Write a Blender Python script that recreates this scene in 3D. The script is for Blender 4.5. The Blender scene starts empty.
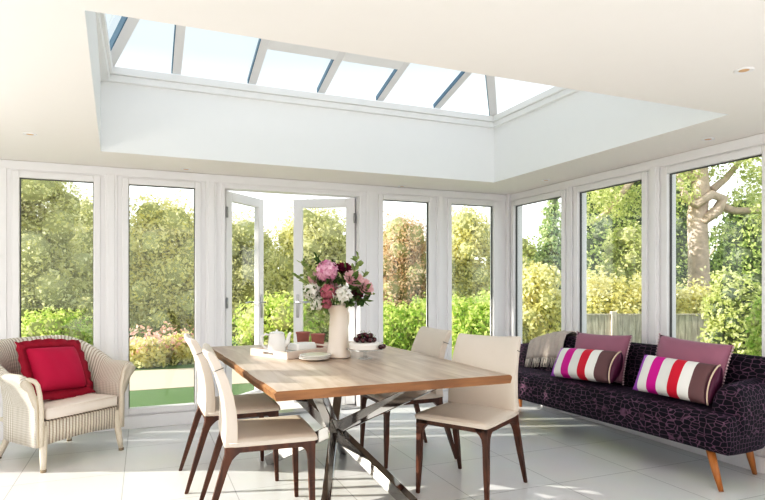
import bpy, bmesh, math, random
import numpy as np
from mathutils import Vector, Matrix, Euler
PI = math.pi
R = math.radians
random.seed(7)
rng = np.random.default_rng(7)
scn = bpy.context.scene
C = scn.collection

# ------------------------------------------------------------------ camera
CAM_H, FPX, HOR = 1.25, 576.0, 284.0
YAW = R(22.5)
cam_d = bpy.data.cameras.new('camera')
cam = bpy.data.objects.new('camera', cam_d); C.objects.link(cam)
cam.location = (0, 0, CAM_H)
cam.rotation_euler = (PI/2, 0, -YAW)
cam_d.sensor_width = 36.0
cam_d.lens = FPX/765*36
cam_d.shift_y = (HOR-250)/765
cam_d.clip_end = 300
scn.camera = cam
RX, RY = math.cos(YAW), -math.sin(YAW)
FX, FY = math.sin(YAW), math.cos(YAW)
def ray(px):
    k = (px-382.5)/FPX
    return FX+k*RX, FY+k*RY
def at(px, d):                       # floor-plan point on the sight line of photo column px, depth d
    r = ray(px); return r[0]*d, r[1]*d
def zat(py, d): return CAM_H-(py-HOR)*d/FPX
def on_y(px, Y): r = ray(px); return r[0]*Y/r[1]
def on_x(px, X): r = ray(px); return r[1]*X/r[0]

# ------------------------------------------------------------------ materials
def new_mat(name):
    m = bpy.data.materials.new(name); m.use_nodes = True
    nt = m.node_tree; b = nt.nodes['Principled BSDF']
    return m, nt, b
def lnk(nt, a, b): nt.links.new(a, b)
def sset(b, **k):
    for n, v in k.items():
        b.inputs[n.replace('_', ' ')].default_value = v
def plain(name, col, rough=.5, metal=0., var=.04, scale=12., bump=0., bscale=200., coat=0., sheen=0., trans=0., ior=1.45):
    m, nt, b = new_mat(name)
    tc = nt.nodes.new('ShaderNodeTexCoord')
    no = nt.nodes.new('ShaderNodeTexNoise'); no.inputs['Scale'].default_value = scale; no.inputs['Detail'].default_value = 4
    lnk(nt, tc.outputs['Object'], no.inputs['Vector'])
    mx = nt.nodes.new('ShaderNodeMix'); mx.data_type = 'RGBA'
    c = Vector(col[:3])
    mx.inputs[6].default_value = (*[max(0, x*(1-var)) for x in c], 1)
    mx.inputs[7].default_value = (*[min(1, x*(1+var)) for x in c], 1)
    lnk(nt, no.outputs['Fac'], mx.inputs[0]); lnk(nt, mx.outputs[2], b.inputs['Base Color'])
    sset(b, Roughness=rough, Metallic=metal, IOR=ior)
    b.inputs['Coat Weight'].default_value = coat
    b.inputs['Sheen Weight'].default_value = sheen
    b.inputs['Transmission Weight'].default_value = trans
    if bump:
        n2 = nt.nodes.new('ShaderNodeTexNoise'); n2.inputs['Scale'].default_value = bscale
        lnk(nt, tc.outputs['Object'], n2.inputs['Vector'])
        bp = nt.nodes.new('ShaderNodeBump'); bp.inputs['Strength'].default_value = bump; bp.inputs['Distance'].default_value = .004
        lnk(nt, n2.outputs['Fac'], bp.inputs['Height']); lnk(nt, bp.outputs['Normal'], b.inputs['Normal'])
    return m

def glass_mat(name, tint=(.97, .985, .98)):
    m = bpy.data.materials.new(name); m.use_nodes = True; nt = m.node_tree; nt.nodes.clear()
    o = nt.nodes.new('ShaderNodeOutputMaterial'); mx = nt.nodes.new('ShaderNodeMixShader')
    t = nt.nodes.new('ShaderNodeBsdfTransparent'); t.inputs[0].default_value = (*tint, 1)
    g = nt.nodes.new('ShaderNodeBsdfGlossy'); g.inputs['Roughness'].default_value = .02
    f = nt.nodes.new('ShaderNodeFresnel'); f.inputs[0].default_value = 1.4
    ge = nt.nodes.new('ShaderNodeNewGeometry'); mr = nt.nodes.new('ShaderNodeMapRange')
    mr.inputs['To Min'].default_value = 1.4; mr.inputs['To Max'].default_value = 1/1.4
    lnk(nt, ge.outputs['Backfacing'], mr.inputs['Value']); lnk(nt, mr.outputs[0], f.inputs[0])
    lnk(nt, f.outputs[0], mx.inputs[0]); lnk(nt, t.outputs[0], mx.inputs[1]); lnk(nt, g.outputs[0], mx.inputs[2]); lnk(nt, mx.outputs[0], o.inputs[0])
    return m

def floor_mat():
    m, nt, b = new_mat('floor_tiles')
    tc = nt.nodes.new('ShaderNodeTexCoord'); mp = nt.nodes.new('ShaderNodeMapping')
    mp.inputs['Location'].default_value = (.12+.63*20, -2.92+.63*20, 0)
    lnk(nt, tc.outputs['Object'], mp.inputs['Vector'])
    br = nt.nodes.new('ShaderNodeTexBrick'); br.offset = 0
    for k, v in dict(Scale=1, Mortar_Size=.0028, Mortar_Smooth=.15, Bias=0, Brick_Width=.63, Row_Height=.63).items():
        br.inputs[k.replace('_', ' ')].default_value = v
    br.inputs['Color1'].default_value = (.76, .76, .76, 1); br.inputs['Color2'].default_value = (.725, .725, .725, 1)
    br.inputs['Mortar'].default_value = (.42, .42, .42, 1)
    lnk(nt, mp.outputs[0], br.inputs['Vector'])
    no = nt.nodes.new('ShaderNodeTexNoise'); no.inputs['Scale'].default_value = 2.2; no.inputs['Detail'].default_value = 6
    lnk(nt, tc.outputs['Object'], no.inputs['Vector'])
    mx = nt.nodes.new('ShaderNodeMix'); mx.data_type = 'RGBA'; mx.blend_type = 'MULTIPLY'; mx.inputs[0].default_value = .12
    lnk(nt, br.outputs['Color'], mx.inputs[6]); lnk(nt, no.outputs['Color'], mx.inputs[7])
    lnk(nt, mx.outputs[2], b.inputs['Base Color'])
    sset(b, Roughness=.28)
    return m

def wood_mat(name, c1, c2, axis='Y', rough=.4, scale=3., plank=0.):
    m, nt, b = new_mat(name)
    tc = nt.nodes.new('ShaderNodeTexCoord'); mp = nt.nodes.new('ShaderNodeMapping')
    s = {'X': (.12, 1, 1), 'Y': (1, .12, 1), 'Z': (1, 1, .12)}[axis]
    mp.inputs['Scale'].default_value = [v*scale for v in s]
    lnk(nt, tc.outputs['Object'], mp.inputs['Vector'])
    no = nt.nodes.new('ShaderNodeTexNoise'); no.inputs['Scale'].default_value = 6; no.inputs['Detail'].default_value = 8; no.inputs['Distortion'].default_value = .6
    lnk(nt, mp.outputs[0], no.inputs['Vector'])
    cr = nt.nodes.new('ShaderNodeValToRGB')
    cr.color_ramp.elements[0].position = .35; cr.color_ramp.elements[0].color = (*c1, 1)
    cr.color_ramp.elements[1].position = .68; cr.color_ramp.elements[1].color = (*c2, 1)
    lnk(nt, no.outputs['Fac'], cr.inputs[0])
    out = cr.outputs[0]
    if plank:
        br = nt.nodes.new('ShaderNodeTexBrick'); br.offset = .37
        m2 = nt.nodes.new('ShaderNodeMapping'); m2.inputs['Rotation'].default_value = (0, 0, PI/2); m2.inputs['Location'].default_value = (10.13, 10.07, 0)
        lnk(nt, tc.outputs['Object'], m2.inputs['Vector']); lnk(nt, m2.outputs[0], br.inputs['Vector'])
        for k, v in dict(Scale=1, Mortar_Size=.0012, Mortar_Smooth=.3, Bias=0, Brick_Width=3.4, Row_Height=plank).items():
            br.inputs[k.replace('_', ' ')].default_value = v
        br.inputs['Color1'].default_value = (1, 1, 1, 1); br.inputs['Color2'].default_value = (.80, .76, .72, 1); br.inputs['Mortar'].default_value = (.5, .42, .35, 1)
        mx = nt.nodes.new('ShaderNodeMix'); mx.data_type = 'RGBA'; mx.blend_type = 'MULTIPLY'; mx.inputs[0].default_value = .8
        lnk(nt, out, mx.inputs[6]); lnk(nt, br.outputs['Color'], mx.inputs[7]); out = mx.outputs[2]
    lnk(nt, out, b.inputs['Base Color']); sset(b, Roughness=rough)
    return m

def croc_mat():
    m, nt, b = new_mat('purple_mosaic_velvet')
    tc = nt.nodes.new('ShaderNodeTexCoord'); mp = nt.nodes.new('ShaderNodeMapping')
    mp.inputs['Scale'].default_value = (34, 18.5, 35)
    nz = nt.nodes.new('ShaderNodeTexNoise'); nz.inputs['Scale'].default_value = 5
    lnk(nt, tc.outputs['Object'], nz.inputs['Vector'])
    lnk(nt, tc.outputs['Object'], mp.inputs['Vector'])
    vo = nt.nodes.new('ShaderNodeTexVoronoi'); vo.feature = 'DISTANCE_TO_EDGE'; vo.inputs['Scale'].default_value = 1; vo.inputs['Randomness'].default_value = .62
    lnk(nt, mp.outputs[0], vo.inputs['Vector'])
    mr = nt.nodes.new('ShaderNodeMapRange'); mr.inputs['From Min'].default_value = .015; mr.inputs['From Max'].default_value = .07
    lnk(nt, vo.outputs['Distance'], mr.inputs['Value'])
    mx = nt.nodes.new('ShaderNodeMix'); mx.data_type = 'RGBA'
    lnk(nt, mr.outputs[0], mx.inputs[0])
    mx.inputs[6].default_value = (.22, .11, .18, 1); mx.inputs[7].default_value = (.006, .0035, .013, 1)
    m2 = nt.nodes.new('ShaderNodeMix'); m2.data_type = 'RGBA'; m2.blend_type = 'MULTIPLY'; m2.inputs[0].default_value = .5
    lnk(nt, mx.outputs[2], m2.inputs[6]); lnk(nt, nz.outputs['Fac'], m2.inputs[7])
    lnk(nt, m2.outputs[2], b.inputs['Base Color'])
    bp = nt.nodes.new('ShaderNodeBump'); bp.inputs['Strength'].default_value = .6; bp.inputs['Distance'].default_value = .006
    lnk(nt, mr.outputs[0], bp.inputs['Height']); lnk(nt, bp.outputs['Normal'], b.inputs['Normal'])
    sset(b, Roughness=.6); b.inputs['Specular IOR Level'].default_value = .2; b.inputs['Sheen Weight'].default_value = .05; b.inputs['Sheen Roughness'].default_value = .35
    b.inputs['Sheen Tint'].default_value = (.42, .32, .75, 1)
    return m

def weave_mat(name, light, dark, ribs):
    m, nt, b = new_mat(name)
    tc = nt.nodes.new('ShaderNodeTexCoord')
    mp = nt.nodes.new('ShaderNodeMapping'); lnk(nt, tc.outputs['UV'], mp.inputs['Vector'])
    w = nt.nodes.new('ShaderNodeTexWave'); w.wave_type = 'BANDS'; w.bands_direction = 'X'; w.inputs['Scale'].default_value = ribs; w.inputs['Distortion'].default_value = .15
    lnk(nt, mp.outputs[0], w.inputs['Vector'])
    mp2 = nt.nodes.new('ShaderNodeMapping'); mp2.inputs['Scale'].default_value = (1, 1.4, 1); lnk(nt, tc.outputs['UV'], mp2.inputs['Vector'])
    w2 = nt.nodes.new('ShaderNodeTexWave'); w2.wave_type = 'BANDS'; w2.bands_direction = 'Y'; w2.inputs['Scale'].default_value = ribs*1.1
    lnk(nt, mp2.outputs[0], w2.inputs['Vector'])
    cr = nt.nodes.new('ShaderNodeValToRGB')
    cr.color_ramp.elements[0].position = .05; cr.color_ramp.elements[0].color = (*dark, 1)
    cr.color_ramp.elements[1].position = .5; cr.color_ramp.elements[1].color = (*light, 1)
    lnk(nt, w.outputs['Fac'], cr.inputs[0])
    mx = nt.nodes.new('ShaderNodeMix'); mx.data_type = 'RGBA'; mx.blend_type = 'MULTIPLY'; mx.inputs[0].default_value = .18
    lnk(nt, cr.outputs[0], mx.inputs[6]); lnk(nt, w2.outputs['Color'], mx.inputs[7])
    lnk(nt, mx.outputs[2], b.inputs['Base Color'])
    bp = nt.nodes.new('ShaderNodeBump'); bp.inputs['Strength'].default_value = .8; bp.inputs['Distance'].default_value = .004
    lnk(nt, w.outputs['Fac'], bp.inputs['Height']); lnk(nt, bp.outputs['Normal'], b.inputs['Normal'])
    sset(b, Roughness=.6)
    return m

def stripe_mat():
    m, nt, b = new_mat('satin_stripes')
    tc = nt.nodes.new('ShaderNodeTexCoord'); sp = nt.nodes.new('ShaderNodeSeparateXYZ')
    lnk(nt, tc.outputs['UV'], sp.inputs[0])
    cr = nt.nodes.new('ShaderNodeValToRGB'); cr.color_ramp.interpolation = 'CONSTANT'
    st = [(0, (.42, .10, .56)), (.09, (.80, .78, .74)), (.235, (.60, .006, .30)), (.375, (.74, .73, .70)), (.52, (.62, .012, .045)),
          (.655, (.86, .84, .80)), (.79, (.16, .08, .085))]
    e = cr.color_ramp.elements
    e[0].position = 0; e[0].color = (*st[0][1], 1); e[1].position = st[1][0]; e[1].color = (*st[1][1], 1)
    for p, c in st[2:]:
        n = e.new(p); n.color = (*c, 1)
    lnk(nt, sp.outputs[0], cr.inputs[0]); lnk(nt, cr.outputs[0], b.inputs['Base Color'])
    sset(b, Roughness=.42); b.inputs['Specular IOR Level'].default_value = .3
    return m

def leaf_mat(name, c1, c2, trans=.35):
    m = bpy.data.materials.new(name); m.use_nodes = True; nt = m.node_tree; nt.nodes.clear()
    o = nt.nodes.new('ShaderNodeOutputMaterial')
    ge = nt.nodes.new('ShaderNodeNewGeometry')
    mx = nt.nodes.new('ShaderNodeMix'); mx.data_type = 'RGBA'
    mx.inputs[6].default_value = (*c1, 1); mx.inputs[7].default_value = (*c2, 1)
    lnk(nt, ge.outputs['Random Per Island'], mx.inputs[0])
    d = nt.nodes.new('ShaderNodeBsdfDiffuse'); t = nt.nodes.new('ShaderNodeBsdfTranslucent')
    lnk(nt, mx.outputs[2], d.inputs[0]); lnk(nt, mx.outputs[2], t.inputs[0])
    ms = nt.nodes.new('ShaderNodeMixShader'); ms.inputs[0].default_value = trans
    lnk(nt, d.outputs[0], ms.inputs[1]); lnk(nt, t.outputs[0], ms.inputs[2]); lnk(nt, ms.outputs[0], o.inputs[0])
    return m

M = {}
M['wall'] = plain('white_wall_paint', (.835, .82, .838), .6, var=.01)
M['ceil'] = plain('warm_white_ceiling', (.87, .835, .81), .7, var=.01)
M['well'] = plain('skylight_well_paint', (.86, .865, .87), .6, var=.01)
M['frame'] = plain('white_frame_lacquer', (.835, .82, .838), .35, var=.01)
M['gasket'] = plain('dark_glazing_gasket', (.10, .10, .10), .5)
M['rafter'] = plain('grey_white_rafter', (.80, .80, .81), .4, var=.02)
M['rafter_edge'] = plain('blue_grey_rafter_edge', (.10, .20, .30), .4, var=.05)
M['glass'] = glass_mat('window_glass')
M['clear'] = glass_mat('clear_tableware_glass', (.96, .97, .97))
M['floor'] = floor_mat()
M['oak'] = wood_mat('oak_top', (.42, .315, .24), (.60, .49, .40), 'Y', .33, 3, plank=.213)
M['oak_edge'] = wood_mat('oak_edge', (.19, .085, .034), (.30, .145, .06), 'X', .5, 5)
M['walnut'] = wood_mat('walnut', (.050, .015, .007), (.115, .037, .016), 'Z', .38, 4)
M['leg_oak'] = wood_mat('honey_oak', (.36, .13, .03), (.50, .20, .05), 'Z', .35, 4)
M['leather'] = plain('cream_leather', (.68, .60, .53), .5, var=.03, bump=.08, bscale=400)
M['chrome'] = plain('polished_chrome', (.50, .49, .48), .07, 1., var=.02)
M['steel'] = plain('brushed_steel', (.45, .45, .46), .3, 1.)
M['croc'] = croc_mat()
M['weave'] = weave_mat('white_woven_cane', (.80, .755, .69), (.44, .37, .30), 26)
M['weave_side'] = weave_mat('white_woven_cane_panel', (.76, .70, .62), (.36, .29, .23), 8)
M['cane'] = plain('cane_wrap', (.66, .59, .50), .6, var=.18, scale=160, bump=.4, bscale=180)
M['seatpad'] = plain('oatmeal_seat_cloth', (.78, .70, .64), .85, bump=.2, bscale=500)
M['crimson'] = plain('crimson_cushion_cloth', (.46, .002, .06), .7, var=.1, scale=5, bump=.1, bscale=500)
M['crimson_dark'] = plain('crimson_flange_cloth', (.32, .001, .028), .7, var=.15, scale=9)
M['plum'] = plain('dusty_plum_velvet', (.35, .15, .215), .75, var=.10, scale=6, sheen=.15)
M['pompom'] = plain('pale_pompom', (.60, .44, .48), .8)
M['stripe'] = stripe_mat()
M['plumdark'] = plain('dark_plum_satin', (.10, .012, .05), .4)
M['piping'] = plain('beige_piping', (.68, .55, .43), .6)
M['throw'] = plain('grey_wool_throw', (.56, .49, .45), .95, var=.14, scale=60, bump=.5, bscale=260)
M['fringe'] = plain('pale_wool_fringe', (.78, .71, .65), .95, var=.15, scale=60)
M['china'] = plain('white_china', (.86, .85, .83), .18, var=.01, coat=.4)
M['jug'] = plain('cream_ceramic', (.80, .70, .62), .28, var=.03, coat=.3)
M['tray'] = plain('whitewashed_tray_wood', (.74, .64, .58), .5, var=.06)
M['terracotta'] = plain('rose_terracotta', (.42, .17, .14), .75, var=.12, scale=90, bump=.4, bscale=160)
M['cake'] = plain('white_icing', (.86, .82, .78), .6, bump=.1, bscale=80)
M['cherry'] = plain('dark_cherry', (.06, .004, .012), .15, var=.3, scale=30, coat=.4)
M['stem'] = plain('green_stem', (.16, .24, .06), .6)
M['lamp'] = plain('downlight_lens', (.65, .42, .25), .3)
M['pinkpetal'] = leaf_mat('pink_petals', (.66, .28, .44), (.90, .62, .72), .25)
M['blushpetal'] = leaf_mat('blush_petals', (.75, .42, .46), (.88, .66, .68), .25)
M['rosepetal'] = leaf_mat('rose_petals', (.50, .13, .19), (.70, .30, .36), .25)
M['winepetal'] = leaf_mat('wine_petals', (.10, .008, .03), (.24, .03, .07), .2)
M['whitepetal'] = leaf_mat('white_petals', (.80, .78, .72), (.92, .90, .86), .25)
M['bouquetleaf'] = leaf_mat('bouquet_leaves', (.05, .10, .03), (.16, .24, .08), .2)
M['paleleaf'] = leaf_mat('pale_bouquet_leaves', (.20, .28, .09), (.42, .48, .22), .4)
M['bark'] = plain('tree_bark', (.60, .47, .40), .9, var=.35, scale=9, bump=1., bscale=30)
M['twig'] = plain('twig_bark', (.30, .24, .17), .9, var=.2)
M['fence'] = wood_mat('weathered_fence', (.50, .43, .37), (.78, .70, .62), 'Z', .9, 6)
M['lawn'] = plain('lawn_turf', (.115, .19, .075), .95, var=.35, scale=30, bump=.5, bscale=90)
M['path'] = plain('pale_gravel', (.66, .56, .44), .95, var=.12, scale=60)
M['paving'] = plain('light_bounce_paving', (.72, .68, .62), .9, var=.08, scale=8)
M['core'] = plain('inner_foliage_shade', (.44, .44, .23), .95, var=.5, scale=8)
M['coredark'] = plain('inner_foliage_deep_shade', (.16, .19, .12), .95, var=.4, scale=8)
M['leaf_pale'] = leaf_mat('pale_leaves', (.66, .64, .28), (.92, .90, .64), .5)  # garden leaf colours are set pale to carry sunlit overexposure
M['leaf_mid'] = leaf_mat('mid_leaves', (.48, .55, .20), (.88, .88, .52), .5)
M['leaf_green'] = leaf_mat('fresh_leaves', (.42, .60, .15), (.88, .90, .42), .5)
M['leaf_yellow'] = leaf_mat('glare_paled_leaves', (.78, .72, .30), (.93, .90, .62), .5)  # yellow-pale tone stands in for glare on the leaves
M['leaf_dark'] = leaf_mat('dark_leaves', (0.179, 0.276, 0.104), (0.843, 0.930, 0.421), .5)
M['leaf_fir'] = leaf_mat('fir_needles', (0.260, 0.389, 0.195), (0.875, 0.930, 0.584), .5)
M['leaf_copper'] = leaf_mat('copper_leaves', (.78, .55, .36), (.93, .80, .66), .5)
M['leaf_blossom'] = leaf_mat('pink_blossoms', (.78, .42, .40), (.90, .66, .58), .5)

# ------------------------------------------------------------------ object helpers
def link(name, me, mat, parent=None, smooth=False):
    o = bpy.data.objects.new(name, me); C.objects.link(o)
    for m in (mat if isinstance(mat, (list, tuple)) else [mat]):
        me.materials.append(M[m])
    if smooth:
        me.polygons.foreach_set('use_smooth', [True]*len(me.polygons))
    if parent: o.parent = parent
    return o
def obj(name, bm, mat, parent=None, smooth=False):
    bmesh.ops.recalc_face_normals(bm, faces=bm.faces)
    me = bpy.data.meshes.new(name); bm.to_mesh(me); bm.free()
    return link(name, me, mat, parent, smooth)
def subsurf(o, n=1):
    md = o.modifiers.new('smooth', 'SUBSURF'); md.levels = n; md.render_levels = n
    return o
def tag(o, label=None, cat=None, group=None, kind=None):
    if label: o['label'] = label
    if cat: o['category'] = cat
    if group: o['group'] = group
    if kind: o['kind'] = kind
    return o
def empty(name, loc=(0, 0, 0), rz=0):
    o = bpy.data.objects.new(name, None); C.objects.link(o)
    o.location = loc; o.rotation_euler = (0, 0, rz); o.empty_display_size = .1
    return o
def thing(name, label, cat, loc=(0, 0, 0), rz=0, group=None):
    return tag(empty(name, loc, rz), label, cat, group)
def copy_tree(o, parent=None):
    c = o.copy(); C.objects.link(c); c.parent = parent
    for ch in [x for x in C.objects if x.parent == o]:
        copy_tree(ch, c)
    return c
def struct(name, bm, mat, parent=None, smooth=False):
    o = obj(name, bm, mat, parent, smooth)
    o['kind'] = 'structure'
    return o
def B(): return bmesh.new()
def box(bm, x0, x1, y0, y1, z0, z1, bev=0., mi=0, seg=2, mtx=None):
    r = bmesh.ops.create_cube(bm, size=1)
    vs = r['verts']
    for v in vs:
        v.co = Vector(((x0+x1)/2+v.co.x*(x1-x0), (y0+y1)/2+v.co.y*(y1-y0), (z0+z1)/2+v.co.z*(z1-z0)))
    fs = set(f for v in vs for f in v.link_faces)
    for f in fs: f.material_index = mi
    if bev:
        es = list(set(e for v in vs for e in v.link_edges))
        rr = bmesh.ops.bevel(bm, geom=es, offset=bev, segments=seg, affect='EDGES', profile=.5)
        fs = set(rr['faces']) | set(f for f in fs if f.is_valid)
        for f in fs: f.material_index = mi
        vs = list(set(v for f in fs for v in f.verts))
    if mtx is not None:
        for v in vs: v.co = mtx @ v.co
    return vs
def rings(bm, secs, cap=True, closed=True, uv=False, mi=0):
    """skin a list of equal length point rings"""
    vv = [[bm.verts.new(p) for p in s] for s in secs]
    n = len(secs[0]); m = len(secs)
    ul = bm.loops.layers.uv.verify() if uv else None
    for i in range(m-1):
        for j in range(n if closed else n-1):
            k = (j+1) % n
            try: f = bm.faces.new((vv[i][j], vv[i][k], vv[i+1][k], vv[i+1][j]))
            except ValueError: continue
            f.material_index = mi
            if ul:
                cs = [(i, j), (i, j+1), (i+1, j+1), (i+1, j)]
                for lp, (a, b) in zip(f.loops, cs): lp[ul].uv = (a/(m-1), b/(n if closed else n-1))
    if cap and closed:
        for s in (vv[0], vv[-1]):
            try: bm.faces.new(s).material_index = mi
            except ValueError: pass
    return vv
def frame_of(t):
    t = t.normalized(); up = Vector((0, 0, 1)) if abs(t.z) < .9 else Vector((0, 1, 0))
    a = t.cross(up).normalized(); b = a.cross(t).normalized()
    return a, b
def tube(bm, pts, rad, n=8, mi=0, cap=True):
    pts = [Vector(p) for p in pts]
    rad = rad if isinstance(rad, (list, tuple)) else [rad]*len(pts)
    secs = []; pa = None
    for i, p in enumerate(pts):
        t = (pts[min(i+1, len(pts)-1)]-pts[max(i-1, 0)])
        if t.length < 1e-9: t = Vector((0, 0, 1))
        a, b = frame_of(t)
        if pa is not None:
            a = (pa - t.normalized()*pa.dot(t.normalized())).normalized(); b = a.cross(t.normalized())
        pa = a
        secs.append([p+(a*math.cos(2*PI*k/n)+b*math.sin(2*PI*k/n))*rad[i] for k in range(n)])
    rings(bm, secs, cap=cap, mi=mi)
def lathe(bm, prof, n=32, c=(0, 0, 0), mi=0):
    c = Vector(c)
    secs = [[c+Vector((r*math.cos(2*PI*k/n), r*math.sin(2*PI*k/n), z)) for k in range(n)] for r, z in prof]
    rings(bm, secs, cap=True, mi=mi)
def ball(bm, c, r, u=12, v=8, mi=0, sc=(1, 1, 1)):
    mt = Matrix.Translation(c) @ Matrix.Diagonal((*[r*s for s in sc], 1))
    rr = bmesh.ops.create_uvsphere(bm, u_segments=u, v_segments=v, radius=1, matrix=mt)
    for f in set(f for x in rr['verts'] for f in x.link_faces): f.material_index = mi
def bar(bm, p, q, w, h, wdir=None, w2=None, h2=None):
    p, q = Vector(p), Vector(q); t = (q-p).normalized()
    a = (Vector(wdir) if wdir else frame_of(t)[0]); a = (a-t*a.dot(t)).normalized(); b = t.cross(a)
    s = []
    for c, ww, hh in ((p, w, h), (q, w2 or w, h2 or h)):
        s.append([c+a*ww/2*i+b*hh/2*j for i, j in ((1, 1), (-1, 1), (-1, -1), (1, -1))])
    rings(bm, s)

# ------------------------------------------------------------------ room shell
YB, XR, XL, YN = 5.44, 3.79, -2.7, -1.6
CZ, HEAD = 2.25, 2.165
WT = .14                              # wall thickness outward
SILL = .12

bm = B(); box(bm, XL-WT, XR+WT, YN, YB+WT, -.1, 0)
struct('floor', bm, 'floor')

# windows along the back wall: pixel columns of their outer frames
back_w = [(on_y(a, YB), on_y(b, YB)) for a, b in ((12, 100.5), (122, 201), (378, 433), (447, 497))]
door_x0, door_x1 = on_y(221, YB), on_y(363, YB)
pitch = .81
left_back = [(back_w[0][0]-pitch, back_w[0][1]-pitch)]
right_w = [(on_x(a, XR), on_x(b, XR)) for a, b in ((566, 512), (648, 575), (771, 663))]
right_w.append((right_w[2][0]-.85, right_w[2][1]-.85))
left_w = [(4.35, 5.2), (3.5, 4.35-.12+.0), (2.52, 3.38), (1.54, 2.4)]

def wall_with_openings(name, lo, hi, ops, fixed, thick, axis, top=CZ+.12, mat='wall'):
    bm = B()
    def put(a0, a1, z0, z1):
        if a1-a0 < 1e-4: return
        if axis == 'X': box(bm, a0, a1, fixed, fixed+thick, z0, z1)
        else: box(bm, fixed, fixed+thick, a0, a1, z0, z1)
    ops = sorted(ops)
    cur = lo
    for a0, a1, z0, z1 in ops:
        put(cur, a0, 0, top); put(a0, a1, z1, top)
        if z0 > 0: put(a0, a1, 0, z0)
        cur = a1
    put(cur, hi, 0, top)
    return struct(name, bm, mat)
ops = [(a, b, SILL, HEAD) for a, b in back_w+left_back] + [(door_x0, door_x1, 0, HEAD)]
wall_with_openings('wall_back', XL-WT, XR+WT, ops, YB, WT, 'X')
wall_with_openings('wall_right', YN, YB, [(a, b, SILL, HEAD) for a, b in right_w], XR, WT, 'Y')
wall_with_openings('wall_left', YN, YB, [(a, b, SILL, HEAD) for a, b in left_w], XL-WT, WT, 'Y')

wn = [0]
def window(p0, p1, fixed, axis, out, label):
    """frame and pane set in an opening; out = +1/-1 outward direction along the wall normal"""
    wn[0] += 1
    root = empty('window_%d' % wn[0]); root['kind'] = 'structure'; root['label'] = label
    f = .052; bm = B()
    i, o_ = fixed-out*.018, fixed+out*.06
    lo_, hi_ = min(i, o_), max(i, o_)
    def put(a0, a1, z0, z1, l=lo_, h=hi_, bev=.006):
        if axis == 'X': box(bm, a0, a1, l, h, z0, z1, bev)
        else: box(bm, l, h, a0, a1, z0, z1, bev)
    put(p0, p0+f, SILL, HEAD); put(p1-f, p1, SILL, HEAD)
    put(p0+f, p1-f, HEAD-f, HEAD); put(p0+f, p1-f, SILL, SILL+f)
    fr = struct('window_frame', bm, 'frame', root)
    bm = B(); g = .007; gi = fixed+out*.012; go = fixed+out*.03; gl, gh = min(gi, go), max(gi, go)
    put(p0+f, p0+f+g, SILL+f, HEAD-f, gl, gh, 0); put(p1-f-g, p1-f, SILL+f, HEAD-f, gl, gh, 0); put(p0+f+g, p1-f-g, HEAD-f-g, HEAD-f, gl, gh, 0)
    struct('gasket', bm, 'gasket', root)
    bm = B(); c = fixed+out*.032
    put(p0+f-.004, p1-f+.004, SILL+f-.004, HEAD-f+.004, c-.003, c+.003, 0)
    struct('pane', bm, 'glass', root)
    return root
for n_, (a, b) in zip(('fixed window behind the wicker armchair', 'fixed window between armchair and french doors', 'fixed window right of the french doors', 'fixed window beside the room corner'), back_w):
    window(a, b, YB, 'X', 1, n_)
window(*left_back[0], YB, 'X', 1, 'fixed window at the far left of the back wall')
for n_, (a, b) in zip(('side window nearest the room corner', 'middle side window above the sofa', 'side window above the near end of the sofa', 'side window past the near end of the sofa'), right_w):
    window(a, b, XR, 'Y', 1, n_)
for a, b in left_w: window(a, b, XL, 'Y', -1, 'window in the left wall')

# pier cover boards between windows
tn = [0]
def trim(bm, mat='frame', label=None):
    tn[0] += 1
    o = struct('trim_%d' % tn[0], bm, mat)
    if label: o['label'] = label
    return o
def pier_back(a0, a1):
    bm = B(); w = a1-a0
    box(bm, a0+w*.22, a1-w*.22, YB-.016, YB+.001, 0, HEAD+.02, .005)
    box(bm, a0+w*.34, a1-w*.34, YB-.026, YB-.015, 0, HEAD+.02, .004)
    trim(bm)
for a0, a1 in ((back_w[0][1], back_w[1][0]), (back_w[1][1], door_x0), (door_x1, back_w[2][0]), (back_w[2][1], back_w[3][0])):
    pier_back(a0, a1)
bm = B(); box(bm, -1.13, back_w[0][0]-.035, YB-.016, YB+.001, 0, HEAD+.02, .005); trim(bm)
for a0, a1 in ((right_w[1][1], right_w[0][0]), (right_w[2][1], right_w[1][0]), (right_w[3][1], right_w[2][0])):
    bm = B(); w = a1-a0
    box(bm, XR-.016, XR+.001, a0+w*.2, a1-w*.2, 0, HEAD+.02, .005)
    box(bm, XR-.026, XR-.015, a0+w*.34, a1-w*.34, 0, HEAD+.02, .004)
    trim(bm)
# corner post, head rails
bm = B(); box(bm, XR-.05, XR+.001, YB-.05, YB+.001, 0, CZ, .008); trim(bm)
bm = B(); box(bm, XL, XR-.05, YB-.012, YB+.001, HEAD+.012, CZ-.002, .004); trim(bm)
bm = B(); box(bm, XR-.012, XR+.001, YN, YB-.05, HEAD+.012, CZ-.002, .004); trim(bm)
def baseboard(name, x0, x1, y0, y1):
    bm = B(); box(bm, x0, x1, y0, y1, 0, SILL-.012, .004); struct(name, bm, 'frame')
baseboard('baseboard_back', XL, door_x0-.01, YB-.03, YB)
baseboard('baseboard_back.001', door_x1+.01, XR-.05, YB-.03, YB)
baseboard('baseboard_right', XR-.03, XR, YN, YB-.05)
baseboard('baseboard_left', XL, XL+.03, YN, YB-.03)

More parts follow.
